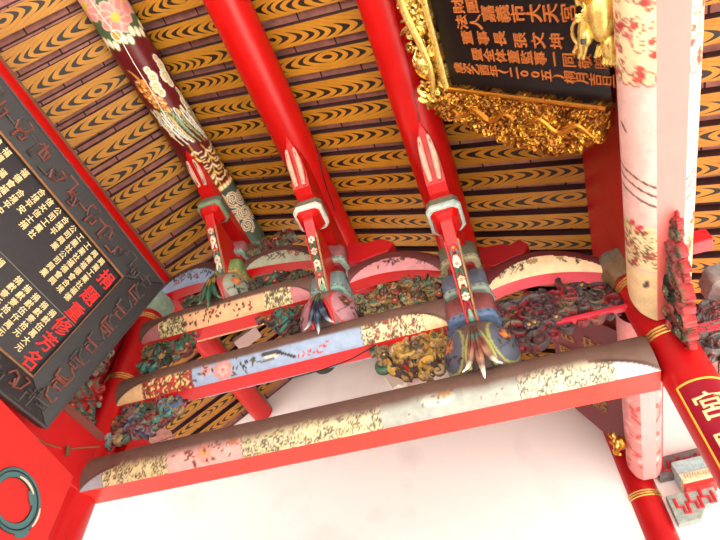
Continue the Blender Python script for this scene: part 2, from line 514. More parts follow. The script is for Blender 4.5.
plume([(1.98 + .080 * k, vv(52 - .9 * k + 9 * sin(k * .9))) for k in range(7)], .10)
plume([(1.92 + .082 * k, vv(12 + 1.2 * k + 7 * sin(k + 1))) for k in range(7)], .085)
plume([(1.95 + .085 * k, vv(94 - .9 * k + 6 * sin(k * .9))) for k in range(7)], .09)
cv.rect(2.50, 4.4, 0, 2, lin((66, 84, 70)))
for k in range(16):
    cv.blob(2.50, vv(-115 + k * 15), .035, .03, GOLD); cv.blob(2.50, vv(-115 + k * 15), .022, .02, WHITE)
for k, (y, a) in enumerate(((2.68, 50), (2.75, 82), (2.86, 30), (2.9, 66), (3.0, 92), (3.06, 45), (2.62, 12), (2.8, -10), (2.95, 0), (2.7, -50), (2.95, -60))):
    cv.spiral(y, vv(a), .095, 1.5, k * 1.3, .036, WHITE, 1 if k % 2 else -1); cv.spiral(y, vv(a), .095, 1.5, k * 1.3, .018, OCHRE, 1 if k % 2 else -1)
mb = MB()
def cf(y, a):
    if y < 0 or y > 3.35: return lin((60, 70, 60)) if y > 0 else MAROON
    return tuple(cv.a[min(cv.H - 1, max(0, int(r * (a - A0) * cv.ppm))), min(cv.W - 1, int(y * cv.ppm))]) if A0 < a < A1 else MAROON
cyl_grid(mb, X, Z, r, -.4, YW + .02, 640, 150, cf)
ridge = tag(mb.build('ridge_purlin', M_LACQ), 'dark red ridge purlin painted with phoenix, clouds and gold scrolls', 'purlin')
mb = MB()
mb.tube([(X + (r + .006) * sin(rad(a)), y, Z - (r + .006) * cos(rad(a))) for y, a in ((.3, -5), (.62, 2), (.78, 12), (1.0, 8), (1.3, 8), (1.7, 2))], .004, WHITE, 6)
tag(mb.build('cord', M_MATTE), 'thin white cord stretched along the painted ridge purlin', 'cord')

# ---------------------------------------------------------------- truss beams
def frame_mat(loc, ang): return Matrix.Translation(loc) @ Matrix.Rotation(ang, 4, 'Z')

def beam_mesh(L, rr, w, cv, vtop, cutL, cutR, tw=.055, zc_f=None, hz_f=None, ry_f=None, under=RED, topc=BROWN, dark=DGREY, nx=500, na=40, cut_frac=1.0):
    """round beam lying along local x, flat underside, sides painted from canvas cv (x, arc height); ends thin to a tenon along a curve.
    returns body builder and underside builder"""
    mb = MB(); ub = MB()
    zf = -math.sqrt(rr * rr - w * w); af = math.asin(zf / rr)
    P = []; C = []; U = []
    for i in range(nx + 1):
        x = L * i / nx
        zc = zc_f(x) if zc_f else 0.0; hz = hz_f(x) if hz_f else 1.0; ry = ry_f(x) if ry_f else 1.0
        # height above which the cheek is cut away
        zt = rr * cut_frac
        zcut = 9.0; kq = 0.0
        for d, Lc in ((x, cutL), (L - x, cutR)):
            if Lc and d < Lc:
                q = d / Lc; kq = max(kq, min(1, (1 - q) * 2.5))
                zcut = min(zcut, zf + (rr * sin(af + vtop / rr) - zf) * (1 - (1 - q) ** 1.9) + (.02 if q > .98 else 0))
        row = []; cr = []
        for side in (-1, 1):
            rng_ = range(na) if side < 0 else range(na - 1, -1, -1)
            for j in rng_:
                a = af + (PI / 2 - af) * j / (na - 1)
                y = rr * cos(a) * ry; z = rr * sin(a)
                col = None
                if z > zcut:
                    sm = min(1, (z - zcut) / .03)
                    y *= 1 - .16 * sm * kq; col = dark
                if col is None:
                    arc = rr * (a - af)
                    wob = (.008 * sin(x * 7.3) + .004 * sin(x * 23.1)) * (1 if vtop < .14 else .3)
                    k_ = min(1, max(0, (vtop + wob - arc) / (.07 if vtop < .14 else .02) + .5))
                    c_ = cv.sample(x, arc); col = tuple(c_[q] * k_ + topc[q] * (1 - k_) for q in range(3))
                row.append((x, side * y, zc + z * hz)); cr.append(col)
        P.append(row); C.append(cr)
        U.append([(x, -w * ry, zc + zf * hz), (x, -w * ry * .33, zc + zf * hz), (x, w * ry * .33, zc + zf * hz), (x, w * ry, zc + zf * hz)])
    mb.grid(P, C, False)
    e0, e1 = P[0], P[-1]
    mb.cap(e0, dark); mb.cap(list(reversed(e1)), dark)
    ub.grid([list(reversed(q)) for q in U], under, False)
    return mb, ub

def place(o, M): o.matrix_world = M; return o

def make_beam(name, label, M, *a, undercol=RED, mat=None, **k):
    mb, ub = beam_mesh(*a, under=undercol, **k)
    o = mb.build(name, mat or M_PAINT)
    u = ub.build('underside', M_LACQ, o)
    u['label'] = 'flat red underside'
    place(o, M)
    return tag(o, label, 'beam')

rng = random.Random(11)
def sprig(c, x, y, s, petal, leafc, n=5, seed=0):
    r_ = random.Random(seed)
    c.line([(x - s, y - s * .2), (x, y), (x + s, y + s * .25)], .006, leafc)
    for k in range(n):
        a = r_.random() * 6.3; d = s * r_.uniform(.4, 1.1)
        c.leaf(x + cos(a) * d, y + sin(a) * d * .55, s * .22, a + .6, leafc)
    c.flower(x, y, s * .5, petal, core=OCHRE, n=6)

# great beam: x from -3.37
X0 = -3.41
cv = Canvas(4.4, .46, lin((164, 168, 158)))
cv.rect(0, .25, 0, 1, lin((150, 152, 160)))
cv.rect(.7, 1.5, 0, 1, lin((222, 168, 160)))
sprig(cv, 1.12, .10, .16, lin((216, 150, 130)), lin((120, 60, 46)), 9, 1); sprig(cv, 1.36, .14, .08, ORANGE, lin((140, 90, 60)), 5, 2)
for k in range(20): cv.leaf(rng.uniform(.85, 1.45), rng.uniform(.03, .2), .018, rng.random() * 3, lin((110, 60, 44)))
cv.lace(.25, .78, 0, .26, lin((210, 196, 146)), lin((70, 64, 54)), (lin((184, 164, 108)),), 1, .045)
cv.lace(1.46, 2.46, 0, .26, lin((206, 196, 154)), lin((80, 78, 70)), (lin((206, 190, 130)),), 2, .05)
cv.blob(2.9, .12, .12, .05, lin((206, 206, 190))); sprig(cv, 2.95, .16, .1, lin((214, 160, 90)), lin((120, 100, 60)), 5, 8)
for k in range(12): cv.leaf(rng.uniform(2.6, 3.5), rng.uniform(.05, .2), .012, rng.random() * 3, lin((110, 90, 60)))
cv.lace(3.46, 4.02, 0, .26, lin((206, 200, 164)), lin((84, 82, 76)), (), 3, .05)
cv.rect(4.02, 4.4, 0, 1, lin((176, 178, 182)))
b1 = make_beam('great_beam', 'longest lowest truss beam, cream scroll painting over bright red underside, in front of white wall',
               Matrix.Translation((X0, YF, 2.285)), 4.275, .182, .10, cv, .135, .40, .40, dark=BROWN, undercol=lin((226, 62, 48)))
# second beam
cv = Canvas(3.12, .42, lin((150, 170, 196)))
cv.rect(0, .34, 0, 1, lin((216, 176, 128))); cv.rect(2.82, 3.2, 0, 1, lin((226, 190, 146)))
cv.lace(.32, .78, 0, .24, lin((190, 60, 50)), lin((60, 50, 36)), (lin((226, 206, 120)), lin((226, 214, 160)), lin((200, 190, 120))), 5, .036)
for k in range(46): cv.blob(rng.uniform(.34, .78), rng.uniform(.0, .22), .018, .009, rng.choice([lin((226, 210, 130)), CREAM, lin((170, 60, 40)), lin((206, 196, 120))]), rng.random() * 3)
cv.flower(1.10, .09, .10, lin((206, 140, 134)), core=lin((190, 104, 100)), n=8)
cv.flower(1.10, .09, .06, lin((222, 170, 160)), core=lin((190, 104, 100)), n=6)
cv.flower(.94, .12, .06, lin((206, 150, 146)), core=lin((196, 110, 100)), n=7)
for k in range(26):
    x = rng.choice([rng.uniform(.80, 1.02), rng.uniform(1.18, 1.42)]); cv.leaf(x, rng.uniform(.02, .2), .024, rng.random() * 3, rng.choice([lin((40, 44, 38)), lin((70, 60, 44)), lin((88, 80, 60))]))
# magpie
cv.blob(1.56, .128, .10, .026, lin((60, 60, 62)), -.05); cv.blob(1.56, .100, .07, .018, lin((220, 206, 190)), -.1); cv.line([(1.62, .125), (1.76, .05)], .024, lin((40, 40, 42)))
cv.line([(1.36, .11), (1.46, .075), (1.58, .078)], .014, lin((90, 84, 76)))
for k in range(14): cv.leaf(rng.uniform(1.78, 2.1), rng.uniform(.03, .12), .02, rng.random() * 3, lin((196, 60, 56)))
cv.lace(2.38, 2.84, 0, .25, lin((222, 208, 160)), lin((70, 60, 48)), (lin((176, 60, 44)), lin((190, 80, 56))), 6, .04)
b2 = make_beam('truss_beam', 'middle truss beam painted blue grey with pink peony and magpie',
               Matrix.Translation((X0, YF, 3.103)), 3.06, .174, .075, cv, .165, .40, .34, dark=BROWN, undercol=lin((208, 40, 40)))
# third beam
cv = Canvas(1.94, .42, lin((226, 178, 132)))
cv.rect(0, .28, 0, 1, lin((180, 112, 114))); cv.rect(1.66, 2.0, 0, 1, lin((190, 118, 122)))
cv.lace(.23, .52, 0, .26, lin((226, 208, 150)), lin((88, 78, 60)), (), 7, .026, False)
cv.lace(1.38, 1.66, 0, .26, lin((222, 204, 150)), lin((88, 78, 60)), (), 8, .026, False)
for k in range(26): cv.blob(rng.uniform(.5, 1.28), rng.uniform(.03, .20), .018, .014, lin((130, 44, 30)), rng.random() * 3)
for k in range(22): cv.leaf(rng.uniform(.5, 1.28), rng.uniform(.02, .22), .02, rng.random() * 3, lin((52, 44, 36)))
b3 = make_beam('truss_beam', 'shortest top truss beam painted pale orange with small dark red flowers',
               Matrix.Translation((X0, YF, 3.852)), 1.88, .179, .074, cv, .185, .34, .32, dark=BROWN, undercol=lin((208, 40, 40)))

# painted tie beam on the right, running towards the viewer
cv = Canvas(3.9, .46, lin((222, 178, 168)))
# local x = world y + 0.8
def ly(y): return y + .8
cv.lace(0, ly(1.36), 0, .30, lin((222, 200, 156)), lin((150, 70, 60)), (lin((196, 52, 50)), lin((200, 70, 60)), lin((214, 120, 110))), 12, .055, True)
for y in (1.86, 1.92, 1.99): cv.line([(ly(y), .32), (ly(y + .05), .14), (ly(y + .12), .0)], .014, lin((96, 70, 62)))
for k in range(40): cv.blob(rng.uniform(ly(2.25), ly(2.6)), rng.uniform(0, .3), .03, .018, rng.choice([lin((196, 60, 56)), lin((222, 200, 140)), lin((200, 176, 100)), LGREEN]), rng.random() * 3)
cv.lace(ly(2.3), ly(2.6), 0, .2, lin((224, 200, 150)), lin((90, 70, 50)), (lin((190, 60, 50)),), 13, .05, False)
cv.rect(ly(2.62), 4, 0, 1, lin((226, 196, 146)))
cv.leaf(ly(2.72), .06, .04, .3, lin((80, 70, 50))); cv.line([(ly(1.62), .2), (ly(1.66), .16)], .016, lin((70, 50, 46)))
tie = make_beam('tie_beam', 'pale pink painted tie beam with red scrolls running up the right of the picture',
                frame_mat((1.05, -.8, 2.635), PI / 2), 3.84, .182, .072, cv, .36, 0, .30, undercol=lin((226, 112, 104)), topc=lin((190, 120, 112)), dark=MAROON, nx=420)
# far pink tie beam behind the column
cv = Canvas(2.5, .46, lin((214, 132, 128)))
for k in range(30): cv.blob(rng.uniform(1.0, 2.4), rng.uniform(0, .25), .05, .02, rng.choice([lin((200, 70, 66)), lin((226, 170, 164))]), rng.random() * 3)
tie2 = make_beam('tie_beam', 'worn pink tie beam behind the right column ending at rear column',
                 frame_mat((1.0, YF + .14, 2.86), PI / 2), 2.32, .155, .06, cv, .40, 0, .28, undercol=lin((222, 150, 148)), topc=lin((190, 110, 106)), dark=MAROON, nx=160)

# flat board over the tie beams
mb = MB(); mb.box((1.07, (YW - .8) / 2, 3.36), (.16, YW + .8, 1.14), lin((176, 20, 30)))
tag(mb.build('eave_board', M_LACQ, smooth=False, bevel=.008), 'plain dark red upright board above the pale pink tie beam', 'board')

# ---------------------------------------------------------------- columns
def column(name, x, y, r, ztop, rings, label, cap=None, y_tie=None):
    mb = MB(); mb.lathe([(r * 1.02, FLOOR), (r, 0), (r, ztop)], [RED, RED, lin((168, 12, 20))], (x, y, 0), 48)
    o = tag(mb.build(name, M_LACQ), label, 'column')
    for z in rings:
        rb = MB()
        for k in range(3): rb.tube([(x + (r + .004) * cos(a), y + (r + .004) * sin(a), z + (k - 1) * .024) for a in [2 * PI * q / 40 for q in range(41)]], 0.0075, lin((226, 190, 110)), 8, caps=False)
        rb.build('gold_ring', M_GOLD, o)
    return o
def lobed(n, amp=.05): return lambda th: (1 - amp + amp * abs(cos(n * th / 2)) * 2) / ((abs(cos(th)) ** 3 + abs(sin(th)) ** 3) ** (1 / 3)) * .97

cL = column('column', XL, YF, .15, 4.16, (3.27, 4.07), 'red round column with gold bands where the truss beams start')
cR = column('column', XR, YF, .15, 2.96, (2.40, 2.90), 'red round column with gilt couplet board at the right')
cB = column('column', .915, YW + .06, .155, 3.4, (2.62,), 'rear red column against the white wall under worn pink beam')
for (x, y, z, c1, c2, lab) in ((XL, YF, 4.16, lin((116, 150, 138)), lin((130, 150, 130)), 'pale green block on top of the left column'),
                               (XR, YF, 2.96, lin((98, 94, 84)), lin((120, 92, 60)), 'grey green block on top of the right column')):
    mb = MB(); mb.lathe([(.15, z), (.19, z + .09), (.19, z + .24), (.17, z + .26)], [c2, c2, c1, c1], (x, y, 0), 48, lobed(8, .03))
    tag(mb.build('bracket_block', M_CARVE), lab, 'bracket block')

# couplet board wrapped on the right column
root = empty('couplet_board', (XR, YF, 0), 'dark red curved couplet board with gold edge on the right column', 'sign')
mb = MB(); P = []
a0, a1 = rad(-52), rad(62)
R1 = .158
P = [[(XR + R1 * sin(a0 + (a1 - a0) * j / 24), YF - R1 * cos(a0 + (a1 - a0) * j / 24), z) for j in range(25)] for z in (FLOOR + .9, 1.99)]
P2 = [[(XR + (R1 - .012) * sin(a0 + (a1 - a0) * j / 24), YF - (R1 - .012) * cos(a0 + (a1 - a0) * j / 24), z) for j in range(25)] for z in (FLOOR + .9, 1.99)]
mb.grid([P2[0], P[0], P[1], P2[1]], lin((140, 10, 36)), False)
mb.build('board', M_LACQ, root)
mb = MB()
mb.tube([(p[0], p[1], p[2]) for p in P[1]], .007, GOLD, 6); mb.tube([P[0][0], P[1][0]], .007, GOLD, 6); mb.tube([P[0][-1], P[1][-1]], .007, GOLD, 6)
mb.build('gold_edge', M_MATTE, root)

# ---------------------------------------------------------------- text
DG = None
def text_mesh(body, size, extr, name):
    cu = bpy.data.curves.new(name, 'FONT'); cu.body = body; cu.size = size; cu.extrude = extr
    cu.align_x = 'CENTER'; cu.align_y = 'CENTER'; cu.resolution_u = 3; cu.offset = size * .004
    o = bpy.data.objects.new(name, cu); COL.objects.link(o)
    bpy.context.view_layer.update()
    dg = bpy.context.evaluated_depsgraph_get()
    me = bpy.data.meshes.new_from_object(o.evaluated_get(dg))
    vs_ = [v.co.copy() for v in me.vertices]; fs = [tuple(p.vertices) for p in me.polygons]
    bpy.data.objects.remove(o); bpy.data.curves.remove(cu); bpy.data.meshes.remove(me)
    return vs_, fs
CACHE = {}
def glyph(ch):
    if ch not in CACHE:
        v, f = text_mesh(ch, 1.0, .04, 'glyph')
        if v:
            cx = (min(p.x for p in v) + max(p.x for p in v)) / 2; cy = (min(p.y for p in v) + max(p.y for p in v)) / 2
            v = [Vector((p.x - cx, p.y - cy, p.z)) for p in v]
        CACHE[ch] = (v, f)
    return CACHE[ch]
def write(mb, ch, M, size, col, thick=1.0):
    v, f = glyph(ch)
    if v: mb.add([M @ Vector((p.x * size, p.y * size, p.z * size * thick)) for p in v], f, col)

# couplet characters
for k, ch in enumerate('宮殿巍峨'):
    mb = MB(); zc = 1.815 - .25 * k; th = rad(-6)
    v, f = glyph(ch); pts = []
    for p in v:
        a = th + p.x * .18 / R1; rr = R1 + .004 + p.z * .15
        pts.append((XR + rr * sin(a), YF - rr * cos(a), zc + p.y * .18))
    mb.add(pts, f, lin((232, 206, 150)))
    mb.build('character', M_MATTE, root, smooth=False)['label'] = 'gilt character'

# ---------------------------------------------------------------- melon struts
def melon(x, zc, s, label, body, panel, claw, rim, seed, scale=1.0):
    root = empty('melon_strut', (x, YF, zc), label, 'strut', 'carved melon struts')
    rg = random.Random(seed)
    cvm = Canvas(2 * PI * .25, .6, body, 300)
    # painted side panels left and right of the claw; x = angle*.25
    for q in (-1, 1):
        cx = PI * .25 + q * .23
        cvm.blob(cx, .20, .155, .17, rim, q * .2); cvm.blob(cx, .20, .14, .155, panel, q * .2)
        cvm.flower(cx - .02 * q, .22, .055, lin((196, 110, 60)) if seed != 2 else lin((110, 50, 50)), n=6)
        for k in range(12): cvm.leaf(cx + rg.uniform(-.10, .10), .18 + rg.uniform(-.1, .1), .024, rg.random() * 3, lin((40, 36, 32)))
        cvm.line([(cx - .08, .1), (cx, .17), (cx + .06, .28)], .008, lin((40, 36, 32)))
    for k in range(14): cvm.blob(PI * .25 + (k - 7) * .04, .40 + .012 * sin(k), .010, .006, lin((150, 60, 44)))
    # back panels same ground
    mb = MB(); P = []; C = []
    nz, na = 60, 140
    for i in range(nz + 1):
        t = i / nz                                   # 0 bottom, 1 top
        ph = rad(-58) + rad(140) * t
        rr = .272 * cos(ph) ** .70 if cos(ph) > 0 else .05
        z = zc + .235 * sin(ph)
        row = []; cr = []
        for j in range(na):
            a = 2 * PI * j / na                       # PI = front (-y)
            rib = 1 + .018 * abs(sin(4 * a))
            ang = a - PI
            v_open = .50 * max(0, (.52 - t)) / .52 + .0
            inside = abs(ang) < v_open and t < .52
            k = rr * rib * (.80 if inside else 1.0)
            row.append((x + k * sin(a) * -1 * scale, YF + k * cos(a), z)); cr.append(DKBROWN if inside else tuple(cvm.sample(a * .25, t * .5)))  # opening coloured dark brown to paint in the darkness behind the claws
        P.append(row); C.append(cr)
    mb.grid([list(reversed(p)) for p in P], [list(reversed(c)) for c in C], True)
    mb.cap(P[0], body); mb.cap(list(reversed(P[-1])), body)
    mb.build('body', M_PAINT, root)
    # rims of the opening
    rb = MB()
    for q in (-1, 1):
        pts = []
        for i in range(13):
            t = .52 * i / 12; ph = rad(-58) + rad(140) * t
            rr = .272 * cos(ph) ** .70 * 1.012; a = PI + q * (.50 * (.52 - t) / .52 + .03)
            pts.append((x - rr * sin(a), YF + rr * cos(a), zc + .235 * sin(ph)))
        rb.tube(pts, [.017] * 13, rim, 8)
    rb.build('rim', M_PAINT, root)
    z0 = zc + .07
    for q in (-1, 0, 1):
        cb = MB(); pts = []; rad_ = []; cols = []
        for i in range(15):
            t = i / 14
            px = x + q * (.014 + .036 * t + .085 * t ** 5)
            py = YF - .265 - .055 * sin(PI * min(1, t * 1.1)) + .02 * t
            pz = z0 - (.44 if q == 0 else .37) * t + (.05 * max(0, t - .8) * 5 * .4 if q else 0)
            pts.append((px, py, pz)); rad_.append((.017 + .015 * t) * (1 - max(0, t - .70) * 3.1) + .001)
            cols.append(claw[min(len(claw) - 1, int(t * len(claw)))])
        cb.tube(pts, rad_, cols, 8, flat=1.0)
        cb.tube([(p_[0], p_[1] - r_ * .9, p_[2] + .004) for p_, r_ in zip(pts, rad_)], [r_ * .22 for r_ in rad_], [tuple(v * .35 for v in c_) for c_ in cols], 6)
        cb.build('claw', M_CARVE, root)
    return root
melon(-.172, 2.62, 1, 'largest melon strut, slate blue panels and brown claw, on the lowest beam', lin((96, 78, 74)), lin((80, 84, 98)),
      [BROWN, lin((120, 70, 56)), BROWN, BROWN, TEAL, lin((120, 70, 54)), lin((110, 52, 42)), lin((140, 90, 66)), lin((150, 104, 74)), BROWN, lin((200, 180, 156)), WHITE], lin((150, 150, 80)), 1)
melon(-1.388, 3.40, 1, 'melon strut with pink leaf panels and dark blue claw on middle beam', lin((124, 92, 90)), lin((170, 120, 128)),
      [lin((104, 120, 90)), lin((140, 100, 66)), lin((104, 120, 90)), lin((30, 36, 56)), lin((30, 36, 56)), lin((30, 36, 56)), lin((70, 90, 110)), lin((34, 42, 62)), lin((120, 136, 150)), lin((190, 196, 196))], lin((196, 40, 40)), 2)
melon(-2.573, 4.12, 1, 'melon strut with grey green panels and green claw on top beam', lin((112, 96, 84)), lin((140, 146, 128)),
      [lin((150, 116, 50)), lin((40, 76, 50)), lin((160, 130, 60)), lin((150, 116, 50)), lin((40, 76, 50)), lin((40, 84, 62)), lin((40, 76, 50)), lin((90, 130, 96))], lin((176, 60, 60)), 3)

# ---------------------------------------------------------------- bracket blocks of the stacks
def block(x, z0, z1, R, cbody, crim, label, neck=True):
    neck = neck and 'strut' not in label
    root = empty('bracket_block', (x, YF, z0), label, 'bracket block')
    h = z1 - z0
    sh = lobed(8, .045)
    mb = MB(); mb.lathe([(R * .97, z0 + h * .24), (R * 1.03, z0 + h * .32), (R * 1.04, z1 - .02), (R * .96, z1)], cbody, (x, YF, 0), 64, sh)
    mb.build('body', M_CARVE, root)
    mb = MB(); mb.lathe([(R * .93, z0 + h * .02), (R * 1.02, z0 + h * .06), (R * 1.035, z0 + h * .22), (R * .98, z0 + h * .26)], crim, (x, YF, 0), 64, sh)
    for k in range(26):
        a = 2 * PI * k / 26; q = sh(a) * R * 1.03
        mb.ell((x + q * cos(a), YF + q * sin(a), z0 + h * .14), (.013, .013, h * .05), tuple(c * .55 for c in crim), None, 4, 6)
    o = mb.build('rim', M_CARVE, root)
    if neck:
        mb = MB(); mb.lathe([(R * .66, z0 - .02), (R * .84, z0 + h * .14), (R * .8, z0 + h * .2)], DRED, (x, YF, 0), 32, sh)
        mb.build('neck', M_PAINT, root)
block(-.172, 2.86, 3.10, .205, lin((124, 66, 66)), lin((92, 114, 146)), 'lobed purple red block with blue rim on the largest melon strut')
block(-.172, 3.16, 3.40, .195, lin((92, 100, 116)), lin((150, 170, 156)), 'grey blue lobed block with pale rim above the purple red one')
block(-.172, 3.56, 3.80, .175, lin((104, 108, 90)), lin((176, 170, 132)), 'olive green block with cream rim just under the cracked red purlin')
block(-1.388, 3.64, 3.88, .18, lin((112, 132, 130)), lin((130, 160, 150)), 'teal grey lobed block on the pink leaf melon strut')
block(-1.388, 4.06, 4.30, .165, lin((150, 92, 96)), lin((150, 172, 156)), 'mauve block with pale rim under the plain red purlin')
block(-2.573, 4.35, 4.57, .17, lin((112, 138, 84)), lin((170, 146, 84)), 'green block with gold rim on the green clawed melon strut')
block(-2.573, 4.70, 4.90, .16, lin((150, 84, 90)), lin((128, 150, 138)), 'mauve block under the painted ridge purlin')

# ---------------------------------------------------------------- carving generator
def inside(p, poly):
    x, y = p; c = False
    for i in range(len(poly)):
        x1, y1 = poly[i]; x2, y2 = poly[i - 1]
        if (y1 > y) != (y2 > y) and x < (x2 - x1) * (y - y1) / (y2 - y1) + x1: c = not c
    return c
def carving(mb, poly, fr, depth, pal, seed, dens=1.0, size=.05, back=DKBROWN, edge=None, ppm=210, hole=.42):
    """pierced relief panel: scrolls and leaves stamped into a height field, background pierced. returns blossom spots"""
    rg = random.Random(seed)
    m_ = size * .5
    xs = [p[0] for p in poly]; ys = [p[1] for p in poly]
    x0, x1, y0, y1 = min(xs) - m_, max(xs) + m_, min(ys) - m_, max(ys) + m_
    W, H = int((x1 - x0) * ppm) + 2, int((y1 - y0) * ppm) + 2
    X, Y = np.meshgrid(x0 + np.arange(W) / ppm, y0 + np.arange(H) / ppm)
    hgt = np.full((H, W), -1.0); col = np.zeros((H, W, 3)); col[:] = back
    ins = np.zeros((H, W), bool)
    for i in range(len(poly)):
        ax, ay = poly[i]; bx, by = poly[i - 1]
        if ay == by: continue
        ins ^= ((by > Y) != (ay > Y)) & (X < (ax - bx) * (Y - by) / (ay - by) + bx)
    f1, f2, f3 = [rg.uniform(.8, 1.2) * PI / size for _ in range(3)]
    q1, q2 = rg.random() * 6, rg.random() * 6
    n_ = np.sin(X * f1 + 2 * np.sin(Y * f2 + q1)) * np.sin(Y * f3 + 2 * np.sin(X * f2 + q2))
    hgt[ins & (n_ < hole)] = .22
    edge = edge or tuple(min(1, v * 1.5 + .05) for v in pal[-1])
    def stroke(pts, wid, h, c):
        c = np.array(c) * rg.uniform(.55, 1.05)
        e = np.array(edge) if rg.random() < .6 else c * 1.6
        m = len(pts) - 1
        for k in range(m):
            (ax, ay), (bx, by) = pts[k], pts[k + 1]
            w = max(.003, wid(k / max(1, m - 1)))
            i0, i1 = int((min(ax, bx) - w - x0) * ppm), int((max(ax, bx) + w - x0) * ppm) + 2
            j0, j1 = int((min(ay, by) - w - y0) * ppm), int((max(ay, by) + w - y0) * ppm) + 2
            i0, j0, i1, j1 = max(0, i0), max(0, j0), min(W, i1), min(H, j1)
            if i1 <= i0 or j1 <= j0: continue
            dx, dy = bx - ax, by - ay
            t = np.clip(((X[j0:j1, i0:i1] - ax) * dx + (Y[j0:j1, i0:i1] - ay) * dy) / (dx * dx + dy * dy + 1e-12), 0, 1)
            d = np.hypot(X[j0:j1, i0:i1] - ax - t * dx, Y[j0:j1, i0:i1] - ay - t * dy) / w
            hh = h * (.45 + .55 * np.sqrt(np.clip(1 - d * d, 0, 1)))
            ok = (d < 1) & (hh > hgt[j0:j1, i0:i1])
            hgt[j0:j1, i0:i1][ok] = hh[ok]
            cc = np.where((d > .72)[..., None], e, c)
            col[j0:j1, i0:i1][ok] = cc[ok]
    cxm, cym = sum(xs) / len(xs), sum(ys) / len(ys)
    area = ins.sum() / ppm ** 2
    cnt = int(area / (size * size) * 1.9 * dens); spots = []
    def rnd():
        for _ in range(60):
            p = (rg.uniform(min(xs), max(xs)), rg.uniform(min(ys), max(ys)))
            if inside(p, poly): return p
        return (cxm, cym)
    # scroll lobes along the outline
    n = len(poly)
    for i in range(n):
        a, b = poly[i], poly[(i + 1) % n]
        m = max(1, int(math.hypot(b[0] - a[0], b[1] - a[1]) / (size * .9)))
        for k in range(m):
            t = (k + .5) / m
            p = (a[0] + (b[0] - a[0]) * t, a[1] + (b[1] - a[1]) * t)
            p = (p[0] + .10 * (cxm - p[0]), p[1] + .10 * (cym - p[1]))
            r = size * rg.uniform(.35, .5); a0 = rg.random() * 6.3; d = rg.choice((-1, 1))
            stroke([(p[0] + r * (1 - .9 * q / 12) * cos(a0 + d * q * .6), p[1] + r * (1 - .9 * q / 12) * sin(a0 + d * q * .6)) for q in range(13)], lambda t_: size * .19 * (1 - .45 * t_), rg.uniform(.45, .7), rg.choice(pal))
    for _ in range(cnt):
        p = rnd(); k = rg.random(); c = rg.choice(pal)
        if k < .5:
            L = size * rg.uniform(1.2, 2.4); a = rg.choice((0, PI)) + rg.uniform(-.9, .9); cu = rg.choice((-1, 1)) * rg.uniform(.06, .34); pts = []; x, y = p
            for q in range(11):
                pts.append((x, y)); x += L / 10 * cos(a); y += L / 10 * sin(a); a += cu * (.4 + q / 7)
            wd = size * rg.uniform(.18, .30)
            stroke(pts, lambda t_: wd * max(.15, sin(PI * (.12 + .8 * t_))), rg.uniform(.6, .95), c)
            stroke(pts[1:-2], lambda t_: wd * .16, 1.0, tuple(v * .5 for v in c))
        elif k < .92:
            r = size * rg.uniform(.5, .95); a0 = rg.random() * 6.3; d = rg.choice((-1, 1)); w_ = size * rg.uniform(.13, .2)
            stroke([(p[0] + r * (1 - .9 * q / 15) * cos(a0 + d * q * .6), p[1] + r * (1 - .9 * q / 15) * sin(a0 + d * q * .6)) for q in range(16)], lambda t_: w_ * (1.1 - .6 * t_), rg.uniform(.6, 1.0), c)
        else: spots.append((p, c))
    msk = hgt > 0
    idx = -np.ones((H, W), int); V = []; C = []
    vi = 0
    for j in range(H):
        for i in range(W):
            if msk[j, i]:
                idx[j, i] = vi; vi += 1
                V.append(fr(X[j, i], Y[j, i], depth * hgt[j, i])); C.append(tuple(col[j, i]))
    nb = vi
    for j in range(H):
        for i in range(W):
            if msk[j, i]: V.append(fr(X[j, i], Y[j, i], 0)); C.append(tuple(back))
    F = []; E = {}
    for j in range(H - 1):
        for i in range(W - 1):
            a, b, c_, d = idx[j, i], idx[j, i + 1], idx[j + 1, i + 1], idx[j + 1, i]
            if a < 0 or b < 0 or c_ < 0 or d < 0: continue
            F.append((a, b, c_, d)); F.append((d + nb, c_ + nb, b + nb, a + nb))
            for e in ((a, b), (b, c_), (c_, d), (d, a)):
                if (e[1], e[0]) in E: del E[(e[1], e[0])]
                else: E[e] = 1
    for a, b in E: F.append((b, a, a + nb, b + nb))
    mb.add(V, F, C)
    return spots

def carved(name, label, cat, poly, fr, depth, pal, seed, group=None, mat=None, parent=None, maxb=5, **k):
    mb = MB(); size = k.get('size', .05)
    spots = carving(mb, poly, fr, depth, pal, seed, **k)
    o = mb.build(name, mat or M_CARVE, parent)
    for (p, c) in spots[:maxb]:
        bl = MB()
        for q in range(6):
            a = 2 * PI * q / 6
            bl.ell(fr(p[0] + size * .24 * cos(a), p[1] + size * .24 * sin(a), depth * .95), (size * .17,) * 3, tuple(min(1, v * 1.1) for v in c), None, 5, 7)
        bl.ell(fr(p[0], p[1], depth), (size * .15,) * 3, OCHRE, None, 5, 7)
        bl.build('blossom', mat or M_CARVE, o)
    return tag(o, label, cat, group) if parent is None else o
def front(y): return lambda a, b, d: (a, y - d, b)

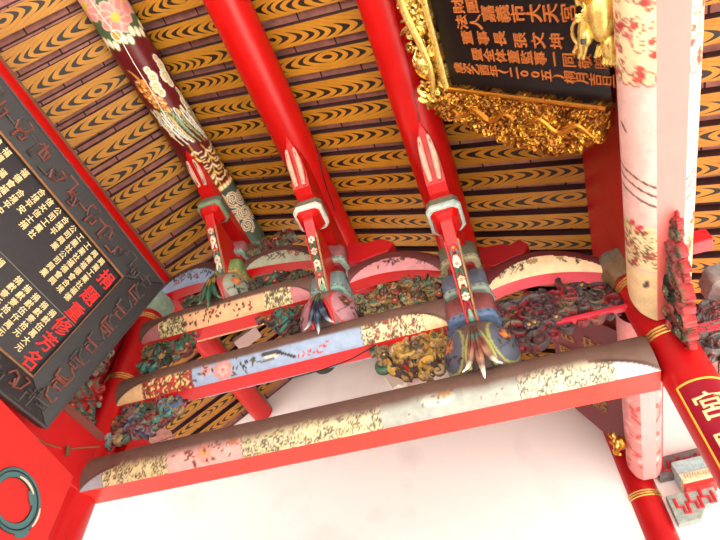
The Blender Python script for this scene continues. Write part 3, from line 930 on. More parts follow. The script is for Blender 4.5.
G1 = 'carved brackets under the beams'
PGREEN = [GREEN, GREEN, DKGREEN, lin((110, 40, 36)), lin((150, 120, 70)), TEAL, lin((120, 50, 44))]
carved('carved_bracket', 'green and maroon leaf bracket under left end of top beam', 'bracket',
       [(-3.39, 3.66), (-2.84, 3.66), (-2.78, 3.52), (-3.02, 3.40), (-3.38, 3.38)], front(3.21), .085, PGREEN, 21, G1, dens=1.1, size=.10)
carved('carved_bracket', 'green bracket with white and blue lobed tip under left end of middle beam', 'bracket',
       [(-3.38, 2.92), (-2.82, 2.92), (-2.70, 2.90), (-2.72, 2.80), (-2.95, 2.66), (-3.38, 2.58)], front(3.21), .085,
       [GREEN, TEAL, GRGREEN, lin((130, 46, 44)), lin((150, 120, 84)), GREYBLUE, BLUE, lin((110, 60, 60))], 22, G1, dens=1.3, size=.09)
carved('carved_bracket', 'gold and green dragon bracket between middle beam and largest melon strut', 'bracket',
       [(-.97, 2.92), (-.42, 2.92), (-.42, 2.60), (-.55, 2.55), (-.80, 2.60), (-.92, 2.72)], front(3.21), .085,
       [OCHRE, OCHRE, lin((150, 116, 60)), GREEN, DKBROWN, lin((160, 60, 44)), lin((180, 150, 110)), lin((130, 100, 56))], 23, G1, dens=1.1, size=.095)
carved('carved_bracket', 'dark brown and teal dragon bracket under right end of top beam', 'bracket',
       [(-2.10, 3.66), (-1.62, 3.66), (-1.60, 3.36), (-1.75, 3.30), (-1.95, 3.50)], front(3.21), .085,
       [DKBROWN, lin((96, 54, 46)), lin((150, 96, 40)), TEAL, lin((110, 40, 36)), DKBROWN], 24, G1, dens=1.1, size=.08)

# ---------------------------------------------------------------- bow beams
def bow(label, xa, xb, zb, zt, lens, ry, lens_cv, under, topc, seed):
    L = xb - xa
    rr = .16
    w = .085
    zf = -math.sqrt(rr * rr - w * w)
    def q(t, a): return a[0] * (1 - t) * (1 - 2 * t) + a[1] * 4 * t * (1 - t) + a[2] * t * (2 * t - 1)
    hz = lambda x: (q(x / L, zt) - q(x / L, zb)) / (rr - zf)
    zc = lambda x: q(x / L, zb) - zf * hz(x)
    mb = MB(); ub = MB(); P = []; C = []; U = []
    af = math.asin(zf / rr); na = 34; nx = 150
    for i in range(nx + 1):
        x = L * i / nx; t = i / nx
        lt = lens * max(0, 1 - abs(2 * t - 1) ** 2.0)
        row = []; cr = []
        for side in (-1, 1):
            for j in (range(na) if side < 0 else range(na - 1, -1, -1)):
                a = af + (PI / 2 - af) * j / (na - 1)
                z = zc(x) + rr * sin(a) * hz(x)
                h = (z - q(t, zb))
                y = rr * cos(a) * ry
                if h < lt: cr.append(tuple(lens_cv.sample(x, h)))
                else:
                    cr.append(topc); y *= .88
                row.append((xa + x, YF + side * y, z))
        P.append(row); C.append(cr)
        z = q(t, zb)
        U.append([(xa + x, YF + w * ry, z), (xa + x, YF, z - .004), (xa + x, YF - w * ry, z)])
    mb.grid(P, C); mb.cap(P[0], topc); mb.cap(list(reversed(P[-1])), topc)
    ub.grid(U, under)
    o = mb.build('bow_beam', M_PAINT); u = ub.build('underside', M_LACQ, o)
    return tag(o, label, 'bow beam')
def lens_canvas(L, ground, ink, fl, seed):
    c = Canvas(L, .5, ground); rg = random.Random(seed)
    for k in range(5):
        x = rg.uniform(.15, L - .15); y = .05
        c.line([(x, y), (x + .06, y + .06), (x + .16, y + .10)], .007, ink, True)
        c.line([(x + .03, y + .03), (x - .05, y + .12)], .007, ink, True)
        for q in range(4): c.leaf(x + rg.uniform(-.08, .14), y + rg.uniform(.0, .14), .024, rg.random() * 3, ink)
    for k in range(3): c.flower(rg.uniform(.2, L - .2), rg.uniform(.07, .17), .035, fl)
    return c
bow('bow beam with cream orchid lens, between largest melon stack and right column', -.04, .92, (3.20, 3.25, 3.06), (3.42, 3.57, 3.24), .165, .70,
    lens_canvas(.96, lin((228, 196, 152)), lin((70, 60, 54)), lin((150, 120, 90)), 1), lin((206, 62, 78)), lin((96, 30, 32)), 1)
bow('bow beam with pink orchid lens, between the two right melon stacks', -1.20, -.34, (3.77, 3.77, 3.60), (4.0, 4.09, 3.84), .14, .70,
    lens_canvas(.86, lin((196, 128, 132)), lin((64, 44, 44)), lin((190, 140, 70)), 2), RED, lin((92, 40, 40)), 2)
bow('bow beam with grey green flower lens, right of the green clawed melon strut', -2.38, -1.56, (4.44, 4.38, 4.27), (4.64, 4.72, 4.46), .16, .66,
    lens_canvas(.82, lin((150, 152, 128)), lin((70, 40, 44)), lin((130, 60, 64)), 3), RED, lin((86, 48, 46)), 3)
bow('bow beam with pale blue bird lens, from left column to green clawed strut', -3.46, -2.62, (4.40, 4.45, 4.38), (4.66, 4.86, 4.64), .21, .70,
    lens_canvas(.84, lin((140, 156, 186)), lin((40, 36, 40)), lin((130, 70, 60)), 4), RED, lin((84, 52, 48)), 4)

mb = MB(); mb.box((.66, YF - .04, 2.74), (.52, .05, .035), lin((206, 50, 66)))
tag(mb.build('rail', M_LACQ, smooth=False, bevel=.006), 'thin pinkish red rail along the bottom of the dark cloud scroll bracket', 'rail')
G2 = 'carved brackets under the bow beams'
carved('carved_bracket', 'tall dark grey and red cloud scroll bracket under the cream lens bow beam', 'bracket',
       [(.02, 3.07), (.42, 3.12), (.86, 2.96), (.84, 2.72), (.55, 2.74), (.40, 2.68), (.30, 2.62), (.12, 2.58), (.02, 2.70)], front(3.21), .08,
       [lin((66, 52, 52)), lin((66, 52, 52)), lin((84, 64, 60)), lin((76, 58, 60)), lin((130, 30, 38)), lin((110, 88, 66))], 31, G2, size=.105, dens=1.2, back=lin((70, 24, 28)), edge=lin((150, 36, 46)))
carved('carved_bracket', 'green and gold dragon bracket under the pink lens bow beam', 'bracket',
       [(-1.18, 3.58), (-.76, 3.67), (-.36, 3.55), (-.38, 3.32), (-.72, 3.36), (-1.12, 3.34)], front(3.21), .08,
       [GREEN, GRGREEN, lin((120, 96, 50)), lin((130, 50, 40)), DKBROWN, lin((150, 116, 64))], 32, G2, dens=1.1, size=.08)
carved('carved_bracket', 'dark green leaf bracket under the grey green lens bow beam', 'bracket',
       [(-2.33, 4.24), (-1.98, 4.26), (-1.62, 4.14), (-1.66, 3.92), (-2.2, 3.98)], front(3.21), .075,
       [DKGREEN, GREEN, lin((120, 40, 40)), lin((100, 90, 60)), DKBROWN], 33, G2, dens=1.1, size=.075)
carved('carved_bracket', 'dark green cloud bracket under the pale blue lens bow beam', 'bracket',
       [(-3.06, 4.26), (-2.66, 4.18), (-2.68, 3.98), (-2.96, 4.06)], front(3.21), .075,
       [DKGREEN, GRGREEN, lin((100, 90, 60)), DKBROWN], 34, G2, dens=1.1, size=.075)

# red cloud boards beneath the purlins
def cloudboard(label, pts, y0, th, col, extra=None):
    mb = MB(); mb.prism(pts, lambda a, b, d: (a, y0 + d, b), th, col)
    o = mb.build('cloud_board', M_LACQ, smooth=False, bevel=.012)
    return tag(o, label, 'board')
cloudboard('red cloud shaped board right of the olive green block', [(.0, 3.80), (.0, 3.52), (.10, 3.48), (.36, 3.55), (.42, 3.64), (.36, 3.74), (.28, 3.70), (.20, 3.74), (.06, 3.76)], 3.13, .12, DRED)
cloudboard('red cloud shaped board right of the mauve block under plain red purlin', [(-1.22, 4.38), (-1.22, 4.08), (-1.10, 4.03), (-.80, 4.08), (-.74, 4.18), (-.86, 4.30), (-1.0, 4.30), (-1.12, 4.34)], 3.13, .12, lin((170, 22, 28)))
carved('cloud_board', 'red and olive carved scroll board right of the ridge stack', 'board',
       [(-2.45, 4.72), (-2.20, 4.70), (-1.95, 4.78), (-1.88, 4.92), (-2.0, 4.96), (-2.15, 4.88), (-2.45, 4.90)], front(3.26), .16,
       [lin((130, 24, 30)), lin((130, 24, 30)), lin((110, 100, 60)), GRGREEN], 35, size=.06, back=lin((110, 22, 28)))

# ---------------------------------------------------------------- arms that carry the purlins towards the viewer
def arm(x, zlow, zblk, zpb, word, blockc, rimc, seed):
    th = .10
    yz = lambda a, b, d: (x - th / 2 + d, a, b)
    root = empty('flower_corbel', (x, YF, zlow), 'red arm with painted flower carving on its sloping face under the %s' % word, 'corbel')
    mb = MB()
    mb.prism([(3.16, zlow + .02), (3.04, zlow), (2.66, zblk - (zblk - zlow) * .27), (2.56, zblk - .03), (2.50, zblk), (3.16, zblk)], yz, th, RED)
    mb.build('arm', M_LACQ, root, smooth=False, bevel=.006)
    # flower carving along the sloping lower face
    A = Vector((x, 2.655, zblk - (zblk - zlow) * .25)); B = Vector((x, 3.03, zlow - .01))
    d = (B - A); L = d.length; d.normalize(); nrm = Vector((0, d.z, -d.y));
    if nrm.y > 0: nrm = -nrm
    rg = random.Random(seed)
    mb = MB(); fl = MB(); lf = MB()
    hw = .052
    def at(s, lx, h): return A + d * s + Vector((lx, 0, 0)) + nrm * h
    for q in (-1, 1):
        mb.tube([at(L * k / 8, q * hw * (1 - .35 * k / 8), .012) for k in range(9)], .010, lin((190, 40, 40)) if q < 0 else lin((150, 120, 80)), 6)
    mb.build('border_carving', M_CARVE, root)
    for k in range(7):
        s = L * (.06 + .135 * k); c = rg.choice([GREEN, TEAL, lin((190, 200, 160)), DRED, lin((226, 214, 190))])
        for q in (-1, 1):
            lf.tube([at(s + .03 * j, q * (.006 + .010 * j * (1 - .12 * j)), .02 + .006 * j) for j in range(4)], [.009, .014, .011, .003], c, 6)
    lf.build('leaf_carving', M_CARVE, root)
    for k, s in enumerate((.10, .30, .50, .70)):
        fl = MB()
        c = [lin((226, 214, 196)), lin((186, 50, 50)), lin((214, 212, 200)), lin((226, 190, 170))][(k + seed) % 4]
        for j in range(6):
            a = 2 * PI * j / 6
            fl.ell(at(L * s + .022 * cos(a), .020 * sin(a), .030), (.015, .015, .015), c, None, 5, 8)
        fl.ell(at(L * s, 0, .040), (.013,) * 3, lin((200, 150, 70)), None, 5, 8)
        fl.build('flower_carving', M_CARVE, root)
    fl = MB(); fl.ell(at(L * .95, 0, .02), (.032, .028, .045), TEAL, None, 6, 10)
    fl.tube([at(L * .86, 0, .02), at(L * .95, 0, .045), at(L * 1.03, 0, .02)], [.014, .018, .006], lin((130, 170, 150)), 6)
    fl.build('pendant_bud', M_CARVE, root)
    # block on the tip
    r2 = empty('bracket_block', (x, 2.62, zblk), 'chamfered block with pale fret rim on the arm tip under the %s' % word, 'bracket block')
    def ch(hw_, c, y0=2.62):
        return [(x - hw_, y0 - hw_ + c), (x - hw_ + c, y0 - hw_), (x + hw_ - c, y0 - hw_), (x + hw_, y0 - hw_ + c), (x + hw_, y0 + hw_ - c), (x + hw_ - c, y0 + hw_), (x - hw_ + c, y0 + hw_), (x - hw_, y0 + hw_ - c)]
    def loft(levels, col, name, mat):
        mb = MB(); P = [[(px, py, z) for px, py in ch(h_, h_ * .3)] for h_, z in levels]
        mb.grid(P, col, True); mb.cap(list(reversed(P[0])), col); mb.cap(P[-1], col)
        return mb.build(name, mat, r2, smooth=False, bevel=.004)
    loft([(.085, zblk - .02), (.105, zblk + .03), (.12, zblk + .07)], RED, 'base', M_LACQ)
    loft([(.132, zblk + .055), (.142, zblk + .075), (.142, zblk + .112), (.13, zblk + .12)], rimc, 'rim', M_CARVE)
    loft([(.128, zblk + .11), (.132, zblk + .2), (.12, zblk + .22)], blockc, 'body', M_CARVE)
    # tongue under the purlin with carved tip
    r3 = empty('purlin_support', (x, 2.6, zblk + .2), 'red tongue with pale carved twin tip under the %s' % word, 'purlin support')
    mb = MB(); zb = zblk + .20
    zt = zpb + .03
    tip = zpb - .02
    P = []
    for y_, zz, hw_ in ((3.5, zb, .08), (2.44, zb, .08), (2.36, zb + .02, .080), (2.27, zb + (tip - zb) * .45, .080), (2.18, zb + (tip - zb) * .68, .070), (2.09, zb + (tip - zb) * .85, .046), (2.01, tip - .005, .020), (1.96, tip + .01, .004)):
        P.append([(x - hw_, y_, zz), (x + hw_, y_, zz), (x + hw_, y_, zt), (x - hw_, y_, zt)])
    mb.grid(P, RED, True); mb.cap(list(reversed(P[0])), RED); mb.cap(P[-1], RED)
    mb.build('tongue', M_LACQ, r3, smooth=False, bevel=.015)
    def zlo(y):
        t = (2.36 - y) / .36
        return zb + .02 + (tip - zb - .02) * min(1, max(0, t)) ** .8
    for q in (-1, 1):
        lb = MB()
        ys = [2.34 - .026 * k for k in range(12)]
        lb.tube([(x + q * (.035 + .010 * sin(PI * k / 11)), y, zlo(y) - .018) for k, y in enumerate(ys)], [.010 + .015 * sin(PI * min(1, (k + 1) / 12)) ** .6 for k in range(12)],
                lin((206, 160, 138)), 8)
        lb.tube([(x + q * (.035 + .010 * sin(PI * k / 11)), y, zlo(y) - .036) for k, y in enumerate(ys[1:-1])], .006, lin((96, 56, 50)), 6)
        lb.build('carved_tip', M_CARVE, r3)
    return root
arm(-.172, 2.84, 3.53, 4.07, 'cracked red purlin', lin((100, 104, 84)), lin((178, 200, 192)), 1)
arm(-1.388, 3.61, 4.13, 4.63, 'plain red purlin', lin((104, 104, 88)), lin((222, 220, 206)), 2)
arm(-2.573, 4.33, 4.80, 5.12, 'painted ridge purlin', lin((84, 100, 84)), lin((120, 140, 110)), 3)

# ---------------------------------------------------------------- black donor plaque (left)
T0 = Vector((-2.714, 0, 3.6)); dS = Vector((-.43, 0, -1)).normalized(); dY = Vector((0, 1, 0)); nP = dY.cross(dS) * -1
if nP.x < 0: nP = -nP
def pl(y, s, h=0.0): return T0 + dY * y + dS * s + nP * h
PY0, PY1, PS = -.2, 2.437, 1.45
root = empty('donor_plaque', pl(1.2, PS), 'large black plaque with red title and gilt donor columns, leaning at left', 'plaque')
mb = MB()
mb.add([pl(y, s, h) for h in (-.03, .0) for y, s in ((PY0, .2), (PY1 - .3, .2), (PY1 - .3, 1.27), (PY0, 1.27))], [(0, 1, 2, 3), (7, 6, 5, 4), (0, 4, 5, 1), (1, 5, 6, 2), (2, 6, 7, 3), (3, 7, 4, 0)], lin((34, 31, 36)))
mb.build('panel', M_DARKWOOD, root, smooth=False)
FRC = lin((29, 27, 29))
mb = MB()
def strip(inner, outer, hi, ho):
    """frame board between inner edge pts and outer edge pts"""
    (a, b), (c, d) = inner, outer
    mb.add([pl(*a, hi), pl(*b, hi), pl(*d, ho), pl(*c, ho), pl(*a, -.04), pl(*b, -.04), pl(*d, -.04), pl(*c, -.04)],
           [(0, 1, 2, 3), (4, 7, 6, 5), (0, 4, 5, 1), (1, 5, 6, 2), (2, 6, 7, 3), (3, 7, 4, 0)], FRC)
strip(((PY0, .24), (PY1 - .33, .24)), ((PY0, 0), (PY1, 0)), .03, .075)
strip(((PY1 - .33, .24), (PY1 - .33, 1.235)), ((PY1, 0), (PY1, PS)), .03, .075)
strip(((PY0, 1.235), (PY1 - .33, 1.235)), ((PY0, PS), (PY1, PS)), .03, .075)
mb.build('frame', M_DARKWOOD, root, smooth=False, bevel=.006)
# gilt fillet
mb = MB()
iy, i0, i1 = PY1 - .33, .24, 1.235
mb.tube([pl(PY0, i0, .035), pl(iy, i0, .035), pl(iy, i1, .035), pl(PY0, i1, .035)], .009, lin((136, 92, 54)), 8)
mb.tube([pl(PY0, 0.01, .078), pl(PY1 - .01, 0.01, .078), pl(PY1 - .01, PS - .01, .078), pl(PY0, PS - .01, .078)], .008, lin((66, 60, 60)), 8)
mb.build('fillet', M_PAINT, root)
# fret carving on the frame
mb = MB(); rg = random.Random(5)
def fret(y, s, ay, as_, h, q):
    """small hooked fret; local axes along (ay) and across"""
    pts = [(-.06, -.035), (-.06, .03), (.0, .03), (.0, -.01), (-.03, -.01)] if q % 3 == 0 else [(-.06, -.03), (.02, -.03), (.02, .035), (.06, .035)] if q % 3 == 1 else [(-.05, .0), (-.02, .035), (.03, .02), (.05, -.03), (.0, -.035)]
    col = lin((112, 56, 42)) if rg.random() < .4 else lin((62, 52, 50))
    P = [pl(y + a * ay[0] + b * as_[0], s + a * ay[1] + b * as_[1], h) for a, b in pts]
    mb.tube(P, .009, col, 6)
for k in range(20):
    y = PY1 - .26 - k * .125
    if y > PY0 + .1: fret(y, .115 + .02 * (-1) ** k, (1, 0), (0, 1.5), .062, k); fret(y + .06, .13 - .03 * (-1) ** k, (1, 0), (0, -1.2), .06, k + 1)
    if y > PY0 + .1: fret(y, 1.34 + .02 * (-1) ** k, (1, 0), (0, 1.4), .062, k + 1); fret(y + .06, 1.35 - .03 * (-1) ** k, (1, 0), (0, -1.2), .06, k)
for k in range(11):
    s = .16 + k * .115
    fret(PY1 - .165, s, (0, 1), (1.8, 0), .062, k); fret(PY1 - .15, s + .05, (0, 1), (-1.6, 0), .06, k + 2)
mb.build('fret_carving', M_CARVE, root)
Mchar = lambda y, s, h: Matrix(((dY.x, -dS.x, nP.x, 0), (dY.y, -dS.y, nP.y, 0), (dY.z, -dS.z, nP.z, 0), (0, 0, 0, 1)))
def pchar(mb, ch, y, s, size, col):
    M = Matrix.Translation(pl(y, s, .003)) @ Mchar(0, 0, 0)
    write(mb, ch, M, size, col)
for ch, s in zip('捐題重修芳名', (.345, .535, .695, .84, .99, 1.145)):
    mb = MB(); pchar(mb, ch, 2.025, s, .14, lin((226, 36, 30))); mb.build('title_character', M_MATTE, root, smooth=False)['label'] = 'large red character'
GC = lin((226, 206, 150))
rg = random.Random(17)
pool = ['信士捐獻', '合境平安', '公司', '商行', '福德會', '信女', '工業社', '農會', '興業']
mb = MB(); mb.tube([pl(PY0, .775, .002), pl(iy, .775, .002)], .003, lin((120, 112, 104)), 4); mb.build('dividing_line', M_MATTE, root)
for k in range(22):
    y = 1.90 - .085 * k
    if y < 0: break
    mb = MB(); lb = MB()
    body = ''.join(rg.choice(pool) for _ in range(3))
    n_ = 7 if k < 4 else rg.choice([3, 4, 5, 6, 7]); st = .28 if k < 4 or rg.random() < .6 else .40
    s = st
    for ch in body[:n_]:
        if s > .75: break
        pchar(mb, ch, y, s, .058, GC); s += .063
    low = '捐獻' + rg.choice(['壹', '貳', '伍', '拾', '陸']) + rg.choice(['拾', '萬', '仟']) + rg.choice(['大元', '元', '萬元'])
    s = .825
    if k < 5 or k % 2 == 0:
        for ch in low[:6]: pchar(lb, ch, y, s, .058, GC); s += .063
        lb.build('lower_inscription', M_MATTE, root, smooth=False)['label'] = 'gilt column of small characters'
    mb.build('inscription', M_MATTE, root, smooth=False)['label'] = 'gilt column of small characters'

# ---------------------------------------------------------------- gilded plaque under the roof on the right
T1 = Vector((.15, 0, 3.75)); eS = Vector((.64, 0, -.77)).normalized(); eN = Vector((-.77, 0, -.64)).normalized()
def gp(s, y, h=0.0): return T1 + eS * s + dY * y + eN * h
GY0, GY1 = -.55, 1.63
root = empty('gilded_plaque', gp(1.1, .5), 'black plaque with gilt characters and gold dragon frame, leaning under the roof', 'plaque')
mb = MB()
mb.add([gp(s, y, h) for h in (-.04, .0) for s, y in ((-.03, GY0), (-.03, GY1 + .02), (1.17, GY1 + .02), (1.17, GY0))], [(0, 1, 2, 3), (7, 6, 5, 4), (0, 4, 5, 1), (1, 5, 6, 2), (2, 6, 7, 3), (3, 7, 4, 0)], lin((14, 12, 14)))
mb.build('panel', M_LACQ, root, smooth=False)
GLD = lin((236, 180, 60)); GLD2 = lin((196, 130, 46)); GLD3 = lin((250, 226, 130))
gf = lambda a, b, d: gp(a, b, d)
o = carved('end_border', None, None, [(-.05, 1.64), (-.20, 1.80), (-.05, 1.86), (.10, 1.85), (.33, 1.92), (.66, 1.95), (.95, 1.92), (1.06, 1.86), (1.16, 1.83), (1.17, 1.64)], lambda a, b, d: gp(a, b, d + (b - 1.63) * .25), .06,
        [GLD2, lin((176, 110, 40)), GLD, lin((150, 90, 34))], 51, mat=M_GOLD, parent=root, dens=1.7, size=.042, back=lin((150, 96, 36)), hole=2)
mb = MB(); mb.tube([gp(-.05, 1.635, .05), gp(1.17, 1.635, .05)], .014, GLD2, 8); mb.build('end_fillet', M_GOLD, root)
for q in range(2):                                  # long dragons in relief
    mb = MB()
    pts = [gp(.04 + q * .56 + .52 * k / 30, 1.77 + .035 * sin(k * .42 + q), .095) for k in range(31)]
    mb.tube(pts, [.008 + .012 * sin(PI * (k + 2) / 34) for k in range(31)], GLD2, 8)
    for k in range(3, 28, 3):
        for e in (-1, 1): mb.tube([pts[k], gp(.04 + q * .56 + .52 * k / 30 + .03, 1.77 + .035 * sin(k * .42 + q) + e * .04, .085)], [.010, .003], GLD, 6)
    mb.build('dragon', M_GOLD, o)
top = [(-.06, GY0)] + [(-.06, 1.62), (-.18, 1.78), (-.25, 1.80), (-.28, 1.72), (-.21, 1.62), (-.24, 1.52), (-.28, 1.42), (-.27, 1.30), (-.19, 1.20), (-.26, 1.10), (-.28, 1.0), (-.21, .9), (-.27, .8), (-.25, GY0)]
o = carved('top_border', None, None, top, lambda a, b, d: gp(a, b, d + (-.05 - a) * .2), .05, [GLD3, GLD, GLD3, lin((220, 176, 90))], 52, mat=M_GOLD, parent=root, dens=1.0, size=.07, back=lin((150, 96, 40)), hole=.3)
mb = MB()
pts = [gp(-.16 + .05 * sin(k * .42), 1.70 - .062 * k, .08) for k in range(24)]
mb.tube(pts, [.012 + .018 * sin(PI * (k + 2) / 27) for k in range(24)], GLD3, 8)
mb.ell(gp(-.17, 1.44, .08), (.05, .06, .05), GLD3)
for q in range(6): mb.tube([gp(-.17, 1.44, .10), gp(-.17 + .07 * cos(q), 1.44 + .07 * sin(q), .10), gp(-.17 + .10 * cos(q + .4), 1.44 + .10 * sin(q + .4), .08)], [.014, .012, .004], GLD3, 6)
mb.build('dragon', M_GOLD, o)
mb = MB(); mb.tube([gp(-.03, GY0, .05), gp(-.03, 1.64, .05)], .022, GLD3, 8); mb.build('top_fillet', M_GOLD, root)
Mg = Matrix(((-dY.x, -eS.x, eN.x, 0), (-dY.y, -eS.y, eN.y, 0), (-dY.z, -eS.z, eN.z, 0), (0, 0, 0, 1)))
GT = lin((172, 92, 32))
def gline(chars, y, s0, s1, size):
    for k, ch in enumerate(chars):
        s = s0 + (s1 - s0) * k / max(1, len(chars) - 1)
        mb = MB(); write(mb, ch, Matrix.Translation(gp(s, y, .004)) @ Mg, size, GT, 1.6)
        mb.build('character', M_MATTE, root, smooth=False)
gline('財團', 1.085, .205, .32, .098); gline('法人', 1.185, .205, .32, .098)
gline('嘉義市大天宮', 1.135, .43, .965, .105)
gline('董事長', 1.282, .22, .485, .095); gline('張文坤', 1.288, .63, .875, .095)
gline('暨全体董監事一同敬贈', 1.392, .275, 1.13, .088)
gline('歲次乙酉年(二00五)桐月吉旦', 1.495, .08, 1.165, .08)

# gilded lion that carries the plaque's lower edge
root = empty('plaque_rest', gp(1.1, 1.2, .1), 'gilded lion head rest biting the lower edge of the black plaque', 'carving')
mb = MB()
B = Matrix.Rotation(0, 3, 'Z')
def gl(s, y, h): return gp(s, y, h)
mb.ell(gl(1.20, 1.10, .09), (.07, .14, .08), GLD3, None, 10, 16)
mb.ell(gl(1.225, 1.26, .08), (.040, .08, .045), GLD3, None, 8, 12)
mb.ell(gl(1.17, .98, .09), (.07, .10, .07), GLD, None, 8, 12)
for k in range(8):
    a = k * .8
    mb.tube([gl(1.13 + .025 * cos(a + q * .6), .98 + .05 * k * .3 + .025 * sin(a + q * .6), .12 + .004 * q) for q in range(8)], [.013 - .001 * q for q in range(8)], GLD3, 6)
mb.build('body', M_GOLD, root)
for k in range(4):
    mb = MB(); mb.tube([gl(1.21 + .018 * k, 1.30, .09), gl(1.205 + .018 * k, 1.345, .10), gl(1.20 + .018 * k, 1.37, .085)], [.013, .012, .004], GLD3, 6); mb.build('toe', M_GOLD, root)
mb = MB()
mb.ell(gl(1.135, 1.20, .12), (.034, .05, .036), GLD3, None, 8, 12)
mb.tube([gl(1.13, 1.10, .12), gl(1.125, 1.16, .13), gl(1.11, 1.24, .13), gl(1.10, 1.30, .12)], [.02, .026, .02, .008], GLD3, 8)
snout = mb.build('snout', M_GOLD, root)
mb = MB(); mb.box(gl(1.142, 1.205, .158), (.022, .022, .022), BLACK, None); mb.build('eye', M_LACQ, snout, smooth=False)
mb = MB()
mb.tube([gl(1.085 + .042 * cos(a), 1.19 + .06 * sin(a), .10) for a in [k * .45 for k in range(15)]], .010, GLD3, 8)
mb.build('ear', M_GOLD, root)
for q, (s, y) in enumerate(((1.05, 1.31), (1.075, 1.335), (1.10, 1.34), (1.17, 1.33), (1.19, 1.32))):
    mb = MB(); mb.tube([gl(s + .02, 1.25, .10), gl(s, y - .02, .11), gl(s - .008, y, .095)], [.012, .010, .003], GLD3, 6); mb.build('fang', M_GOLD, root)
mb = MB(); mb.ell(gl(1.07, 1.28, .085), (.035, .04, .022), GLD2, None, 6, 10); mb.build('jaw', M_GOLD, root)

# far leaning plaque above the worn pink beam
T2 = Vector((.46, 0, 3.55))
def fp(s, y, h=0.0): return T2 + eS * s + dY * y + eN * h
mb = MB()
mb.add([fp(s, y, h) for h in (-.04, 0) for s, y in ((0, 3.75), (0, 5.30), (.56, 5.58), (.72, 5.62), (.72, 3.75))], [(0, 1, 2, 3, 4), (9, 8, 7, 6, 5)] + [(i, i + 5, (i + 1) % 5 + 5, (i + 1) % 5) for i in range(5)], lin((104, 28, 34)))
o = tag(mb.build('leaning_plaque', M_PAINT, smooth=False), 'faded dark red plaque leaning above the worn pink beam behind the truss', 'plaque')
for r_, y in enumerate((5.0, 4.7, 4.4, 4.1)):
    for k, ch in enumerate(['風調', '雨順', '國泰', '民安'][r_]):
        mb = MB(); write(mb, ch, Matrix.Translation(fp(.16 + .26 * k, y, .003)) @ Mg, .2, lin((150, 104, 50)))
        mb.build('character', M_PAINT, o, smooth=False)['label'] = 'faded gold character'
root = empty('plaque_rest', fp(.6, 5.3, .06), 'small gilded flower shaped rest beside the worn pink beam', 'carving')
mb = MB(); rg = random.Random(3)
mb.ell((.80, 5.15, 2.86), (.05, .09, .06), GLD2, None, 8, 10)
mb.build('core', M_GOLD, root)
for k in range(10):
    mb = MB(); a = k * .63
    c = Vector((.76 - .02 * (k % 2), 5.15 + .09 * cos(a), 2.86 + .07 * sin(a)))
    mb.tube([c + Vector((-.012 * sin(q), .028 * cos(q * .8 + a), .028 * sin(q * .8 + a))) for q in range(7)], [.013, .015, .015, .013, .011, .008, .005], rg.choice([GLD, GLD3, GLD2]), 6)
    mb.build('petal', M_GOLD, root)

# ---------------------------------------------------------------- left side: tie beam, carvings, door leaf
mb = MB(); mb.box((XL - .02, 1.2, 2.40), (.26, 3.86, .52), lin((190, 24, 28)))
o = mb.build('tie_beam', M_LACQ, smooth=False, bevel=.01)
tag(o, 'square red tie beam under the black donor plaque', 'beam')
mb = MB(); mb.box((XL + .113, 1.2, 2.62), (.012, 3.84, .07), lin((128, 66, 56))); mb.build('dust_band', M_MATTE, o, smooth=False)['label'] = 'dusty brown upper band'
mb = MB(); mb.box((-3.40, 3.48, 2.72), (.14, .30, .26), RED)
tag(mb.build('stub_beam', M_LACQ, smooth=False, bevel=.01), 'short red beam stub behind the left column just above the longest beam', 'beam')
mb = MB(); mb.box((XL - .16, 1.5, 3.62), (.06, 3.4, 1.92), DRED)
tag(mb.build('wall_left', M_LACQ, smooth=False), kind='structure')
side = lambda a, b, d: (XL - .03 + d, a, b)
carved('carved_bracket', 'red and grey green scroll bracket between plaque and left column, lowest one', 'bracket',
       [(2.70, 2.66), (3.00, 2.66), (3.02, 2.88), (2.97, 3.10), (2.76, 3.02), (2.66, 2.84)], side, .09, [lin((112, 124, 108)), GRGREEN, GRGREEN, lin((160, 24, 28))], 61, size=.075, back=RED, dens=.8)
carved('carved_bracket', 'grey beige scroll bracket beside the left column, above the red and green one', 'bracket',
       [(2.55, 3.14), (2.90, 3.14), (2.91, 3.44), (2.66, 3.46)], side, .09, [lin((150, 140, 124)), GRGREEN, lin((120, 110, 96)), DRED], 62, size=.075)
carved('carved_bracket', 'red and blue fret bracket beside the left column, half behind the plaque', 'bracket',
       [(2.58, 3.50), (2.84, 3.50), (2.82, 3.90), (2.64, 3.92)], side, .08, [RED, BLUE, GREYBLUE, lin((150, 150, 150))], 63, size=.07, back=RED)

# red leaf with painted ring
door = empty('red_door_leaf', (-3.40, 2.9, 0), 'bright red board door leaf with teal dragon ring, lower left corner', 'door leaf')
Md = Matrix.Translation((-3.36, 2.95, 0)) @ Matrix.Rotation(rad(11), 4, 'Z')
mb = MB()
P = [Md @ Vector(p) for p in [(x, y, z) for x in (-.06, 0) for y in (-2.2, 0) for z in (FLOOR, 2.18)]]
mb.add(P, [(0, 1, 3, 2), (4, 6, 7, 5), (0, 4, 5, 1), (2, 3, 7, 6), (0, 2, 6, 4), (1, 5, 7, 3)], lin((200, 32, 26)))
mb.build('board', M_MATTE, door, smooth=False, bevel=.006)
mb = MB(); RC = (-.46, 1.76); RY, RZ = .24, .17
def ring(rad_k, a0, a1, wdt, h, col):
    n = 40
    P = []
    for k in range(n + 1):
        a = a0 + (a1 - a0) * k / n
        w_ = wdt * (.55 + .45 * sin(PI * k / n))
        P.append([Md @ Vector((h, RC[0] + (rad_k + q * w_) * RY * cos(a), RC[1] + (rad_k + q * w_) * RZ * sin(a))) for q in (-1, 1)])
    mb.grid(P, col)
    return P
ring(.92, rad(-150), rad(200), .22, .004, BLACK); ring(.92, rad(-148), rad(198), .19, .008, lin((66, 110, 112)))
